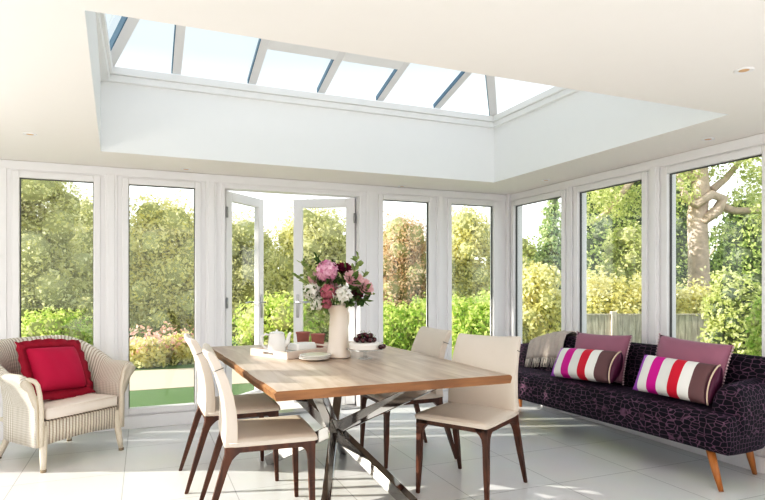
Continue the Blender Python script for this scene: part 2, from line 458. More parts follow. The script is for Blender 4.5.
# french doors opened outwards
DY = YB+.075
bm = B()
box(bm, door_x0, door_x0+.035, YB-.005, YB+WT, 0, HEAD, .004); box(bm, door_x1-.035, door_x1, YB-.005, YB+WT, 0, HEAD, .004)
box(bm, door_x0+.035, door_x1-.035, YB-.005, YB+WT, HEAD-.035, HEAD, .004)
trim(bm, 'frame', 'white frame around the french doors')
bm = B(); box(bm, door_x0+.035, door_x1-.035, YB-.01, YB+WT, .001, .022, .004); trim(bm, 'steel', 'threshold under the french doors')
def door_leaf(name, hx, ang, flip, label):
    w, h, t = .645, 2.105, .058
    root = empty(name, (hx, YB+WT-.02, .022), ang); root['kind'] = 'structure'; root['label'] = label
    s = 1 if not flip else -1
    def X(a, b): return (min(a*s, b*s), max(a*s, b*s))
    bm = B(); st = .092
    for a, b in ((0, st), (w-st, w)):
        x0, x1 = X(a, b); box(bm, x0, x1, -t/2, t/2, 0, h, .006)
    x0, x1 = X(st, w-st)
    box(bm, x0, x1, -t/2, t/2, h-.09, h, .006); box(bm, x0, x1, -t/2, t/2, 0, .14, .006)
    struct('door_frame', bm, 'frame', root)
    bm = B(); box(bm, x0-.002, x1+.002, -.004, .004, .138, h-.088)
    struct('pane', bm, 'glass', root)
    bm = B()
    for yy in (-t/2, t/2):
        sg = 1 if yy > 0 else -1
        hx0, hx1 = X(w-.062, w-.034)
        box(bm, hx0, hx1, min(yy, yy+sg*.01), max(yy, yy+sg*.01), .88, 1.12, .004)
        cx = (w-.048)*s
        tube(bm, [(cx, yy, 1.04), (cx, yy+sg*.05, 1.04)], .009, 8)
        tube(bm, [(cx, yy+sg*.05, 1.04), (cx-s*.06, yy+sg*.054, 1.04), (cx-s*.115, yy+sg*.05, 1.036)], [.010, .009, .008], 8)
    struct('door_handle', bm, 'steel', root, True)
    for z in (.2, 1.05, 1.9):
        bm = B(); tube(bm, [(0, -t/2-.008, z-.05), (0, -t/2-.008, z+.05)], .011, 8)
        struct('hinge', bm, 'steel' if z > .3 else 'frame', root, True)
    return root
door_leaf('door_1', door_x0+.040, R(47), False, 'left leaf of the french doors, standing open')
door_leaf('door_2', door_x1-.040, R(-30), True, 'right leaf of the french doors, standing open')

# ceiling with the roof light opening
SX0, SX1, SY0, SY1 = -.27, 3.19, 2.36, 4.82
SXN, SXF = -.20, -.30                 # the left side of the opening runs very slightly askew
bm = B(); T = .12; t = .10; WZ = 2.78
g_ = .002
box(bm, XL-WT, XR+WT, YN, SY0-g_, CZ, CZ+T); box(bm, XL-WT, XR+WT, SY1+g_, YB+WT, CZ, CZ+T)
box(bm, SX1+g_, XR+WT, SY0-g_, SY1+g_, CZ, CZ+T)
rings(bm, [[Vector(p) for p in ((XL-WT, y, CZ), (x, y, CZ), (x, y, CZ+T), (XL-WT, y, CZ+T))] for y, x in ((SY0-g_, SXN-g_), (SY1+g_, SXF-g_))])
struct('ceiling', bm, 'ceil')
bm = B()
box(bm, SXF-t, SX1+t, SY1, SY1+t, CZ+.0006, WZ); box(bm, SXN-t, SX1+t, SY0-t, SY0, CZ+.0006, WZ)
box(bm, SX1, SX1+t, SY0, SY1, CZ+.0006, WZ)
rings(bm, [[Vector(p) for p in ((x-t, y, CZ+.0006), (x, y, CZ+.0006), (x, y, WZ), (x-t, y, WZ))] for y, x in ((SY0, SXN), (SY1, SXF))])
struct('wall_skylight', bm, 'well')['label'] = 'white upstand walls of the skylight opening'
# lantern
lan = empty('window_20'); lan['kind'] = 'structure'; lan['label'] = 'roof lantern over the dining table'
bm = B(); e = .055
for z0, z1, ee in ((WZ, WZ+.05, e*.6), (WZ+.05, WZ+.105, e)):
    box(bm, SX0-t, SX1+t, SY1-ee, SY1+t, z0, z1, .006); box(bm, SX0-t, SX1+t, SY0-t, SY0+ee, z0, z1, .006)
    box(bm, SX0-t, SX0+ee, SY0+ee, SY1-ee, z0, z1, .006); box(bm, SX1-ee, SX1+t, SY0+ee, SY1-ee, z0, z1, .006)
struct('eaves_frame', bm, 'rafter' if False else 'well', lan)
EZ = WZ+.105
YM = (SY0+SY1)/2; PIT = .25
RZ = EZ+PIT*(SY1-YM)
RX0, RX1 = .13, 2.30
corner = {(0, 0): (SX0, SY0), (1, 0): (SX1, SY0), (0, 1): (SX0, SY1), (1, 1): (SX1, SY1)}
def roof_bar(p, q, w=.064, h=.04, edge=True):
    bm = B(); bar(bm, p, q, w, h, wdir=(1, 0, 0) if abs(p[0]-q[0]) < .01 else None)
    o = struct('rafter', bm, 'rafter', lan)
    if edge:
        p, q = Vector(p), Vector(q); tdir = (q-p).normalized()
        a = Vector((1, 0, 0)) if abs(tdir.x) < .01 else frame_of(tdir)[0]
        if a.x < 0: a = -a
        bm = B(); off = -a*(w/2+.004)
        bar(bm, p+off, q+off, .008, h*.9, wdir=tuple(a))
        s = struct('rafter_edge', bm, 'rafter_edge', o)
    return o
raf_x = [.238, .825, 1.415, 1.963, 2.542]
for sy, ye in ((1, SY1-.02), (-1, SY0+.02)):
    for x in raf_x:
        xx = min(max(x, RX0), RX1)
        f = 1.0 if RX0 <= x <= RX1 else ((SX1-x)/(SX1-RX1) if x > RX1 else (x-SX0)/(RX0-SX0))
        roof_bar((x, ye, EZ+.03), (x, ye+(YM-ye)*f, EZ+.03+(RZ-EZ)*f))
for (i, j), (x, y) in corner.items():
    rx = RX1 if i else RX0
    roof_bar((x+(-.02 if i else .02), y+(-.02 if j else .02), EZ+.03), (rx, YM, RZ+.03), .07, .08)
roof_bar((RX0, YM, RZ+.04), (RX1, YM, RZ+.04), .10, .09, False)
for (x0, x1) in ((raf_x[1], raf_x[2]), (raf_x[2], raf_x[3])):
    bm = B(); f0, f1 = .40, .49
    ye = SY1-.02
    p = lambda x, f, dz: (x, ye+(YM-ye)*f, EZ+.02+dz+(RZ-EZ)*f)
    rings(bm, [[p(x, f0, -.02), p(x, f1, -.02), p(x, f1, .045), p(x, f0, .045)] for x in (x0+.03, x1-.03)])
    struct('vent_frame', bm, 'well', lan)
bm = B(); z = .062
q = lambda x, y, zz: bm.verts.new((x, y, zz+z))
bm.faces.new([q(SX0, SY1, EZ), q(SX1, SY1, EZ), q(RX1, YM, RZ), q(RX0, YM, RZ)])
bm.faces.new([q(SX0, SY0, EZ), q(SX1, SY0, EZ), q(RX1, YM, RZ), q(RX0, YM, RZ)])
bm.faces.new([q(SX0, SY0, EZ), q(SX0, SY1, EZ), q(RX0, YM, RZ)])
bm.faces.new([q(SX1, SY0, EZ), q(SX1, SY1, EZ), q(RX1, YM, RZ)])
struct('pane', bm, 'glass', lan)

# recessed downlights
DL = [((30, 134), 'small recessed downlight in the ceiling above the wicker armchair'),
      ((186, 169), 'small recessed downlight above the window between armchair and french doors'),
      ((402, 186), 'small recessed downlight above the window right of the french doors'),
      ((546, 180), 'small recessed downlight above the sofa window nearest the corner'),
      ((708, 139), 'small recessed downlight above the near end of the sofa'),
      ((744, 70), 'recessed downlight on the near side of the skylight opening')]
for (px, py), lab in DL:
    d = (CZ-CAM_H)*FPX/(HOR-py); x, y = at(px, d)
    t_ = thing('downlight', lab, 'ceiling light', (x, y, CZ), 0, 'recessed ceiling downlights')
    bm = B()
    lathe(bm, [(.030, 0), (.042, 0), (.042, -.004), (.036, -.007), (.030, -.003)], 24)
    obj('trim_ring', bm, 'frame', t_, True)
    bm = B(); lathe(bm, [(.0005, -.006), (.016, -.005), (.0295, -.001), (.0295, 0)], 20)
    obj('lens', bm, 'lamp', t_, True)

# ------------------------------------------------------------------ dining table
TX0, TX1, TY0, TY1, TZ = .545, 1.815, 2.58, 4.62, .765
tb = thing('dining_table', 'long oak dining table with wavy live edges on crossed chrome legs', 'table', ((TX0+TX1)/2, (TY0+TY1)/2, 0))
hw, hl = (TX1-TX0)/2, (TY1-TY0)/2
bm = B(); N = 40
secs = []
for i in range(N+1):
    y = -hl+2*hl*i/N
    wl = .004*math.sin(y*5.1+1)+.0025*math.sin(y*14+.4)+.0015*math.sin(y*31)-.08*(y/hl+1)*.5
    wr = .007*math.sin(y*4.3+2)+.003*math.sin(y*11)-.04*(y/hl+1)*.5
    xl, xr = -hw+wl, hw+wr
    if i == 0: xl, xr = -hw, hw
    zt, zb = TZ, TZ-.045
    secs.append([Vector(v) for v in ((xl-.004, y, zt-.012), (xl+.008, y, zt), (xr-.008, y, zt), (xr+.004, y, zt-.012), (xr-.006, y, zb), (xl+.006, y, zb))])
vv = rings(bm, secs)
for f in bm.faces:
    c = f.calc_center_median()
    f.normal_update()
    f.material_index = 0 if f.normal.z > .9 or f.normal.z < -.9 or abs(c.z-TZ) < .002 else 1
obj('tabletop', bm, ['oak', 'oak_edge'], tb)
hub = Vector((1.12-(TX0+TX1)/2, 3.50-(TY0+TY1)/2, .32))
feet = [(1.385, 2.87), (.90, 2.98), (.79, 4.03), (1.375, 4.07)]
for k, (fx, fy) in enumerate(feet):
    f = Vector((fx-tb.location.x, fy-tb.location.y, 0))
    d = hub-f; tp = hub+d*((TZ-.06-hub.z)/d.z)
    bm = B()
    dirn = (tp-f).normalized(); horiz = Vector((-dirn.y, dirn.x, 0)).normalized()
    bar(bm, f+dirn*.02+Vector((0, 0, .012)), tp, .052, .075, wdir=tuple(horiz))
    bmesh.ops.bevel(bm, geom=bm.edges[:], offset=.004, segments=1, affect='EDGES')
    obj('leg', bm, 'chrome', tb)
    bm = B(); bx_, by_ = tp.x, tp.y
    box(bm, bx_-.07, bx_+.07, by_-.05, by_+.05, TZ-.055, TZ-.0455)
    obj('mounting_plate', bm, 'chrome', tb)

# ------------------------------------------------------------------ dining chairs (face +X)
def make_chair():
    t_ = empty('dining_chair')
    # seat pad
    bm = B(); prof = []
    secs = []
    for i, (x, sc) in enumerate(((-.205, .93), (-.20, .97), (-.15, .99), (0, 1.), (.15, 1.01), (.215, 1.), (.238, .98), (.245, .95))):
        w = .237*sc
        zt = .478 if .93 < sc else .472
        if i in (0, 7): zt -= .014
        zb = .447
        pts = []
        for k in range(9):
            u = -1+2*k/8
            pts.append((x, u*w*.97, zt+.006*(1-u*u)))
        pts = [(x, -w, zb), (x, -w*1.01, (zt+zb)/2), (x, -w*.995, zt-.010)]+pts+[(x, w*.995, zt-.010), (x, w*1.01, (zt+zb)/2), (x, w, zb)]
        secs.append([Vector(p) for p in pts])
    rings(bm, secs)
    seat = obj('seat', bm, 'leather', t_, True)
    bm = B(); tube(bm, [(-.20, -.236, .468), (-.1, -.242, .470), (.15, -.244, .470), (.238, -.236, .466), (.246, -.1, .467), (.246, .1, .467), (.238, .236, .466), (.15, .244, .470), (-.1, .242, .470), (-.20, .236, .468)], .0035, 6)
    obj('piping', bm, 'leather', seat, True)
    # backrest: curved slab
    bm = B(); secs = []
    zs = [.449, .48, .54, .62, .70, .78, .85, .895, .915, .921]
    for z in zs:
        u = (z-.41)/.51
        xc = -.195+.028*math.sin(u*PI*.75)-.115*u**2.2
        th = .064*(1-u)+.040*u
        if z > .9: th *= .75 if z < .918 else .3
        hwid = .234-.018*u
        if z > .918: hwid -= .008
        ring_ = []
        ny = 8
        for k in range(ny+1):
            v = -1+2*k/ny
            dip = -.010*(1-v*v)*u if z > .88 else 0
            ring_.append(Vector((xc+th/2-.014*(1-v*v)*u, v*hwid, z+dip)))
        for k in range(ny+1):
            v = 1-2*k/ny
            dip = -.010*(1-v*v)*u if z > .88 else 0
            ring_.append(Vector((xc-th/2-.014*(1-v*v)*u, v*hwid, z+dip)))
        secs.append(ring_)
    rings(bm, secs)
    bk = obj('backrest', bm, 'leather', t_, True)
    md = bk.modifiers.new('edge', 'BEVEL'); md.width = .009; md.segments = 2; md.angle_limit = R(45)
    for sy in (-1, 1):
        bm = B()
        u = (.83-.41)/.51; xc = -.195+.028*math.sin(u*PI*.75)-.115*u**2.2
        y = sy*(.234-.018*u+.0022)
        bar(bm, (xc-.028, y, .822), (xc+.022, y, .84), .004, .0035, wdir=(0, 1, 0))
        obj('seam', bm, 'gasket', bk)
    # wooden rail frame
    bm = B()
    box(bm, -.215, .232, -.232, -.207, .418, .4475, .005); box(bm, -.215, .232, .207, .232, .418, .4475, .005)
    box(bm, .207, .232, -.207, .207, .418, .4475, .005); box(bm, -.215, -.19, -.207, .207, .418, .4475, .005)
    obj('seat_rail', bm, 'walnut', t_)
    # legs
    for sx in (1, -1):
        for sy in (-1, 1):
            bm = B(); secs = []
            if sx > 0: path = [(.448, .232, .085), (.420, .232, .072), (.405, .2315, .053), (.384, .231, .040), (.345, .230, .034), (.2, .230, .029), (0, .233, .021)]
            else: path = [(.448, -.215, .085), (.420, -.216, .072), (.405, -.218, .054), (.384, -.226, .042), (.345, -.237, .036), (.2, -.279, .030), (0, -.336, .021)]
            for z, xo, w in path:
                yo = sy*(.2325+(.010 if sx < 0 else .003)*(1-min(1, z/.35))); xi = xo-sx*w; yi = yo-sy*w
                secs.append([Vector((xo, yo, z)), Vector((xi, yo, z)), Vector((xi, yi, z)), Vector((xo, yi, z))])
            rings(bm, secs)
            bmesh.ops.bevel(bm, geom=[e_ for e_ in bm.edges if abs(e_.verts[0].co.z-e_.verts[1].co.z) > .005], offset=.004, segments=2, affect='EDGES')
            obj('leg', bm, 'walnut', t_)
    return t_
chair = make_chair()
CH = [((.595, 3.11, 0), R(-3), 'cream leather dining chair on the armchair side of the table, at the front end'),
      ((.555, 3.86, 0), R(1), 'cream leather dining chair on the armchair side of the table, further back'),
      ((1.825, 3.035, 0), R(212), 'cream leather dining chair turned askew beside the sofa, at the front end of the table'),
      ((1.735, 3.83, 0), R(181), 'cream leather dining chair on the sofa side of the table, behind the askew one')]
for i, (loc, rz, lab) in enumerate(CH):
    o = chair if i == 0 else copy_tree(chair)
    o.location = loc; o.rotation_euler.z = rz
    tag(o, lab, 'chair', 'dining chairs around the oak table')

# ------------------------------------------------------------------ wicker armchair (faces +X)
def make_armchair(loc, rz):
    t_ = thing('wicker_armchair', 'white woven cane tub armchair with pale seat pad by the window', 'armchair', loc, rz)
    # plan path of the shell, from front of one arm round the back to the other
    def plan(s):                       # s 0..1 -> (x, y), superellipse U
        a = (s-.5)*2                   # -1..1
        if abs(a) > .55:
            u = (abs(a)-.55)/.45
            return (-.03+.30*u, math.copysign(.285+.012*u, a))
        th = a/.55*PI/2
        return (-.03-.27*math.cos(th)**.8, .285*math.copysign(abs(math.sin(th))**.8, th))
    NS = 56
    secs = []
    for i in range(NS+1):
        s = i/NS; x, y = plan(s)
        x2, y2 = plan(min(1, s+.01)); x1, y1 = plan(max(0, s-.01))
        tx, ty = x2-x1, y2-y1; L = math.hypot(tx, ty) or 1
        nx, ny = -ty/L, tx/L            # points inward or outward
        cx, cy = -.03, 0
        if nx*(x-cx)+ny*(y-cy) < 0: nx, ny = -nx, -ny
        if abs((s-.5)*2) > .55: nx, ny = 0, math.copysign(1, y)
        a = abs((s-.5)*2)
        u = max(0, min(1, (a-.18)/.5)); u = u*u*(3-2*u)
        top = .845*(1-u)+.655*u
        lean = .07*(1-u)+.055*u         # top leans outward
        fr = max(0, (a-.9)/.1)          # front ends curl down a little
        top -= .03*fr**2
        zb = .165+.02*math.cos(a*PI)*0
        P = lambda off, z: Vector((x+nx*off, y+ny*off, z))
        ring_ = [P(0, .30), P(.004, .40), P(.008, .50), P(.014+lean*.3, top-.13), P(.02+lean*.62, top-.05), P(.03+lean*.85, top-.012),
                 P(.045+lean, top), P(.07+lean, top-.004), P(.085+lean, top-.022), P(.080+lean*.95, top-.045), P(.060+lean*.6, top-.085), P(.045+lean*.25, top-.18), P(.040, .42), P(.038, .30), P(.036, .165), P(.016, .165)]
        secs.append(ring_)
    bm = B(); vv = rings(bm, secs, uv=True, cap=False)
    for s_ in (vv[0], vv[-1]): bm.faces.new(s_).material_index = 1
    shell = obj('woven_shell', bm, ['weave', 'cane'], t_, True)
    # apron panel below the seat at the front, slightly bowed, lower edge arched
    bm = B(); secs = []
    for i in range(25):
        v = -1+2*i/24; y = v*.287
        x = .268-.012+.018*(1-v*v)
        zl = .165+.022*(1-v*v)
        secs.append([Vector((x, y, zl)), Vector((x+.006, y, .25)), Vector((x+.006, y, .325)), Vector((x-.02, y, .335)), Vector((x-.02, y, .25)), Vector((x-.02, y, zl))])
    rings(bm, secs, uv=True)
    obj('apron', bm, 'weave_side', t_, True)
    bm = B()
    box(bm, -.27, .25, -.275, .275, .27, .30, .004)
    obj('seat_base', bm, 'cane', t_)
    # seat cushion
    bm = B()
    box(bm, -.235, .285, -.272, .272, .337, .418, .022, seg=3)
    for v in bm.verts:
        r_ = math.hypot(v.co.x-.02, v.co.y)
        if v.co.z > .38: v.co.z += .012*(1-min(1, r_/.35))
        if v.co.x < -.02:
            k = (-.02-v.co.x)/.22; v.co.y *= 1-.28*min(1, k)**2
    sc_ = obj('seat_cushion', bm, 'seatpad', t_, True)
    bm = B()
    tube(bm, [(.283, -.268, .345), (.286, 0, .345), (.283, .268, .345)], .004, 6); tube(bm, [(.283, -.268, .41), (.286, 0, .412), (.283, .268, .41)], .004, 6)
    obj('piping', bm, 'seatpad', sc_, True)
    # braided front edges of the arms
    for sy in (-1, 1):
        bm = B()
        pts = [(.272, sy*.30, .17), (.274, sy*.302, .30), (.276, sy*.302, .42), (.272, sy*.312, .52), (.272, sy*.325, .58), (.270, sy*.342, .607), (.262, sy*.372, .622), (.245, sy*.398, .620)]
        tube(bm, pts, .016, 8)
        obj('braided_edge', bm, 'cane', t_, True)
    # legs
    for (x0, y0, x1, y1) in ((.25, -.275, .285, -.295), (.25, .275, .285, .295), (-.22, -.20, -.30, -.265), (-.22, .20, -.30, .265)):
        bm = B(); tube(bm, [(x0, y0, .30), (x0+(x1-x0)*.35, y0+(y1-y0)*.35, .17), (x0+(x1-x0)*.75, y0+(y1-y0)*.75, .07), (x1, y1, .012)], [.026, .025, .021, .017], 10)
        lg = obj('leg', bm, 'cane', t_, True)
        bm = B(); tube(bm, [(x1, y1, 0), (x1, y1, .018)], .019, 10)
        obj('foot_cap', bm, 'twig', lg, True)
    return t_
AC = Vector((-.567, 4.80, 0)); ARZ = math.atan2(-.777, .63)
make_armchair(AC, ARZ)

# ------------------------------------------------------------------ cushions
def cushion_bm(w, h, t_, n=22, pinch=.05, flange=0., uvx=True):
    """upright cushion: width along Y, height along Z, thickness along X, bottom at z=0"""
    bm = B(); ul = bm.loops.layers.uv.verify()
    def pos(u, v, s):
        k = max(0, (1-abs(u)**3.2)*(1-abs(v)**3.2))
        th = t_/2*k**.5
        y = w/2*u*(1-pinch*(1-v*v)*abs(u)); z = h/2*v*(1-pinch*(1-u*u)*abs(v))
        wr = .004*math.sin(u*9+v*3)*k
        return Vector((s*(th+wr*.6), y, z+h/2))
    g = {}
    for s in (1, -1):
        for i in range(n+1):
            for j in range(n+1):
                u, v = -1+2*i/n, -1+2*j/n
                edge = i in (0, n) or j in (0, n)
                if edge and s == -1: g[s, i, j] = g[1, i, j]
                else: g[s, i, j] = bm.verts.new(pos(u, v, s))
    for s in (1, -1):
        for i in range(n):
            for j in range(n):
                ks = [(i, j), (i+1, j), (i+1, j+1), (i, j+1)]
                f = bm.faces.new([g[s, a, b] for a, b in ks])
                for lp, (a, b) in zip(f.loops, ks): lp[ul].uv = (a/n, b/n)
    return bm
def edge_path(w, h, pinch, n=14):
    pts = []
    for k in range(n): u = -1+2*k/n; pts.append((u, -1))
    for k in range(n): v = -1+2*k/n; pts.append((1, v))
    for k in range(n): u = 1-2*k/n; pts.append((u, 1))
    for k in range(n): v = 1-2*k/n; pts.append((-1, v))
    return [Vector((0, w/2*u*(1-pinch*(1-v*v)*abs(u)), h/2*v*(1-pinch*(1-u*u)*abs(v))+h/2)) for u, v in pts]
def place(o, loc, rz, lean, roll=0.):
    """lean tips the top backwards (towards -X local)"""
    o.location = loc
    o.rotation_mode = 'QUATERNION'
    o.rotation_quaternion = (Matrix.Rotation(rz, 4, 'Z') @ Matrix.Rotation(-lean, 4, 'Y') @ Matrix.Rotation(roll, 4, 'X')).to_quaternion()

# crimson cushion with a wide ruffled flange, on the armchair
cr = thing('crimson_cushion', 'bright crimson square cushion with a ruffled flange on the wicker armchair', 'cushion')
bm = cushion_bm(.40, .34, .17, pinch=.02); obj('cushion_body', bm, 'crimson', cr, True)
bm = B(); ep = edge_path(.40, .34, .02, 16); secs = []
for i, p in enumerate(ep):
    c = Vector((0, 0, .17)); d = (p-c); corner_k = 1.0 if i % 16 else 1.15
    outp = c+d*(1+.058/d.length*corner_k*1.25)
    wob = .010*math.sin(i*2.1)
    secs.append([p+Vector((.003, 0, 0)), outp+Vector((wob+.002, 0, 0)), outp+Vector((wob-.002, 0, 0)), p+Vector((-.003, 0, 0))])
secs.append(secs[0])
rings(bm, secs, cap=False); obj('flange', bm, 'crimson_dark', cr, True)
fdir = Vector((math.cos(ARZ), math.sin(ARZ), 0)); ldir = Vector((-fdir.y, fdir.x, 0))
place(cr, AC+fdir*.035+ldir*.0+Vector((0, 0, .478)), ARZ+R(8), R(27), R(-4))

# ------------------------------------------------------------------ sofa (faces local +X, +Y is the near end)
SO = Vector((3.395, 3.707, 0)); SRZ = R(184)
sofa = thing('sofa', 'long low purple-black mosaic velvet sofa with round arms under the side windows', 'sofa', SO, SRZ)
sf = Vector((math.cos(SRZ), math.sin(SRZ), 0)); sl = Vector((-sf.y, sf.x, 0))
def S(x, y, z): return SO+sf*x+sl*y+Vector((0, 0, z))
HL = 1.32
def loft_y(prof, ys, scale=lambda y: (1, 0), dx=lambda y: 0):
    secs = []
    for y in ys:
        k, cz = scale(y)
        secs.append([Vector((x+dx(y), y, cz+(z-cz)*k)) for x, z in prof])
    return secs
ys = [-HL, -HL+.02, -HL+.08]+[(-HL+.15)+(2*HL-.3)*i/14 for i in range(15)]+[HL-.08, HL-.02, HL]
prof = [(.262, .215), (.278, .235), (.287, .30), (.287, .37), (.272, .425), (.235, .452), (.17, .462), (.05, .462), (-.06, .455), (-.13, .445), (-.13, .25), (-.13, .215), (.1, .212)]
bm = B(); rings(bm, loft_y(prof, ys, lambda y: ((.94, .33) if abs(y) > HL-.001 else (1, .33)), lambda y: .012*(y/HL)**2))
subsurf(obj('seat', bm, 'croc', sofa, True))
prof = [(-.10, .40), (-.118, .52), (-.140, .64), (-.160, .725), (-.178, .765), (-.205, .785), (-.238, .780), (-.262, .75), (-.275, .68), (-.284, .50), (-.285, .25), (-.27, .215), (-.15, .215)]
def back_k(y):                        # the back sweeps down towards the far arm
    u = max(0, min(1, (-y-.40)/.85)); u = u*u*(3-2*u)
    return 1-.26*u
bm = B(); rings(bm, loft_y(prof, ys, lambda y: (back_k(y)*(.92 if abs(y) > HL-.001 else (.97 if abs(y) > HL-.03 else 1)), .215)))
subsurf(obj('backrest', bm, 'croc', sofa, True))
for sy in (1, -1):
    bm = B(); secs = []
    for x, k in ((.180, .50), (.176, .76), (.160, .93), (.125, 1.), (.09, 1.02), (.05, 1.03), (-.08, 1.04), (-.18, 1.04), (-.24, .9)):
        top = .632+.02*max(0, -x/.2)
        cz = (top+.24)/2; hz = (top-.24)/2*k; cy = HL-.090; hy = .100*(.6+.4*k)
        r_ = []
        for j in range(20):
            th = 2*PI*j/20; c, s_ = math.cos(th), math.sin(th)
            e_ = .62 if s_ < 0 else .86
            r_.append(Vector((x, sy*(cy+hy*math.copysign(abs(c)**e_, c)), cz+hz*math.copysign(abs(s_)**e_, s_))))
        secs.append(r_)
    rings(bm, secs)
    subsurf(obj('arm', bm, 'croc', sofa, True))
for (a, b, c, d) in ((.235, 1.17, .275, 1.27), (-.20, 1.13, -.235, 1.165), (.235, -1.17, .275, -1.25), (-.20, -1.13, -.235, -1.165)):
    bm = B(); tube(bm, [(a, b, .235), (a+(c-a)*.5, b+(d-b)*.5, .11), (c, d, 0)], [.026, .022, .0135], 14)
    obj('leg', bm, 'leg_oak', sofa, True)

# cushions on the sofa
def plum(loc, rz, lean, roll, w, h, label):
    t_ = thing('plum_cushion', label, 'cushion', group='plum velvet cushions on the sofa')
    obj('cushion_body', cushion_bm(w, h, .15, pinch=.06), 'plum', t_, True)
    ep = edge_path(w, h, .06, 20)
    for i0, i1 in ((20, 40), (60, 80)):
        bm = B()
        for p in ep[i0:i1]:
            q = p+(p-Vector((0, 0, h/2))).normalized()*.006
            bmesh.ops.create_icosphere(bm, subdivisions=1, radius=.0085, matrix=Matrix.Translation(q))
        tube(bm, [p+(p-Vector((0, 0, h/2))).normalized()*.004 for p in ep[i0:i1]], .002, 5)
        obj('pompom_trim', bm, 'pompom', t_, True)
        place(t_, loc, rz, lean, roll)
plum(S(.008, .03, .470), SRZ+R(0), R(18), R(2), .56, .39, 'dusty plum velvet cushion with pompom edge nearer the grey throw')
plum(S(.012, .81, .472), SRZ+R(3), R(18), R(-3), .54, .41, 'dusty plum velvet cushion with pompom edge nearer the sofa arm')
def striped(loc, rz, lean, roll, w, h, label):
    t_ = thing('striped_cushion', label, 'cushion', group='striped satin cushions on the sofa')
    obj('cushion_body', cushion_bm(w, h, .16, pinch=.03), 'stripe', t_, True)
    bm = B(); ep = edge_path(w, h, .03, 16)
    side = [p for i, p in enumerate(ep) if 16 <= i <= 32]
    secs = []
    for i, p in enumerate(side):
        k = math.sin(PI*i/16)**.6
        secs.append([p+Vector((.002, -.006, 0)), p+Vector((.045*k+.004, -.012, 0)), p+Vector((.04*k, .030*k, 0)), p+Vector((-.045*k, .030*k, 0)), p+Vector((-.05*k-.004, -.012, 0))])
    rings(bm, secs); obj('gusset', bm, 'plumdark', t_, True)
    bm = B(); tube(bm, [p+Vector((.046*math.sin(PI*i/16)**.6+.004, .002, 0)) for i, p in enumerate(side)], .006, 6)
    obj('piping', bm, 'piping', t_, True)
    place(t_, loc, rz, lean, roll)
striped(S(.180, .03, .485), SRZ+R(2), R(32), R(3), .60, .27, 'striped white, magenta and red satin cushion nearer the grey throw')
striped(S(.180, .835, .485), SRZ+R(6), R(28), R(-2), .54, .28, 'striped white, magenta and red satin cushion nearer the sofa arm')

# throw over the far end of the back
th = thing('throw_blanket', 'grey wool throw with pale fringe draped over the back of the sofa', 'blanket', SO, SRZ)
path = [(-.300, .50), (-.297, .60), (-.290, .69), (-.276, .765), (-.245, .798), (-.205, .803), (-.168, .783), (-.145, .735), (-.128, .665), (-.114, .610), (-.104, .570)]
def throw_pt(i, f):
    x, z = path[i]
    y = -.93+.50*f+ .02*(i/10)*(.5-f)
    rip = .006*math.sin(f*23+i*.5)+.004*math.sin(f*51)
    z = .215+(z-.215)*back_k(y)+.006*(1-back_k(y))/.26
    return Vector((x+(rip+.012 if i > 5 else -abs(rip)-.006), y, z+(abs(rip) if 3 <= i <= 6 else 0)+.007+.010*math.sin(f*3)))
bm = B(); secs = []
NF = 44
for i in range(len(path)): secs.append([throw_pt(i, k/NF) for k in range(NF+1)])
rings(bm, secs, cap=False, closed=False)
tho = obj('throw_cloth', bm, 'throw', th, True)
md = tho.modifiers.new('thick', 'SOLIDIFY'); md.thickness = .007; md.offset = 1
bm = B()
for k in range(40):
    f = (k+.5)/40; p = throw_pt(10, f)+Vector((.004, 0, .004)); dx = random.uniform(-.012, .012)
    tube(bm, [p, p+Vector((.008, dx*.5, -.045)), p+Vector((.020+random.uniform(-.004, .006), dx, -.092))], [.0032, .0034, .0022], 5)
obj('fringe', bm, 'fringe', th, True)

# ------------------------------------------------------------------ things on the table
TT = TZ+.0008
def V2(p, z): return (p[0], p[1], z)
# tray
c0, c1, c2 = Vector((.668, 3.965)), Vector((.847, 3.64)), Vector((1.165, 3.86))
ux = (c1-c0).normalized(); Lw = (c1-c0).length; uy = Vector((-ux.y, ux.x)); Ln = .50
tr_rz = math.atan2(ux.y, ux.x)
tray = thing('serving_tray', 'whitewashed rectangular wooden tray with handle slots on the table', 'tray', (c0.x, c0.y, TT), tr_rz)
hgt = .048
bm = B(); box(bm, .012, Lw-.012, .012, Ln-.012, 0, .010, .002); obj('tray_floor', bm, 'tray', tray)
def side_with_slot(bm, mtx, L):
    t2 = .006
    for a0, a1, z0, z1 in ((0, L*.36, 0, hgt), (L*.64, L, 0, hgt), (L*.36, L*.64, 0, .018), (L*.36, L*.64, .036, hgt)):
        box(bm, a0, a1, -t2, t2, z0, z1, .0, mtx=mtx)
for yy in (.006, Ln-.006):
    bm = B(); side_with_slot(bm, Matrix.Translation((0, yy, 0)), Lw); obj('handle_side', bm, 'tray', tray)
for xx in (.006, Lw-.006):
    bm = B(); box(bm, xx-.006, xx+.006, .0125, Ln-.0125, 0, hgt, .002); obj('long_side', bm, 'tray', tray)
def tray_pt(a, b): return c0+ux*a+uy*b

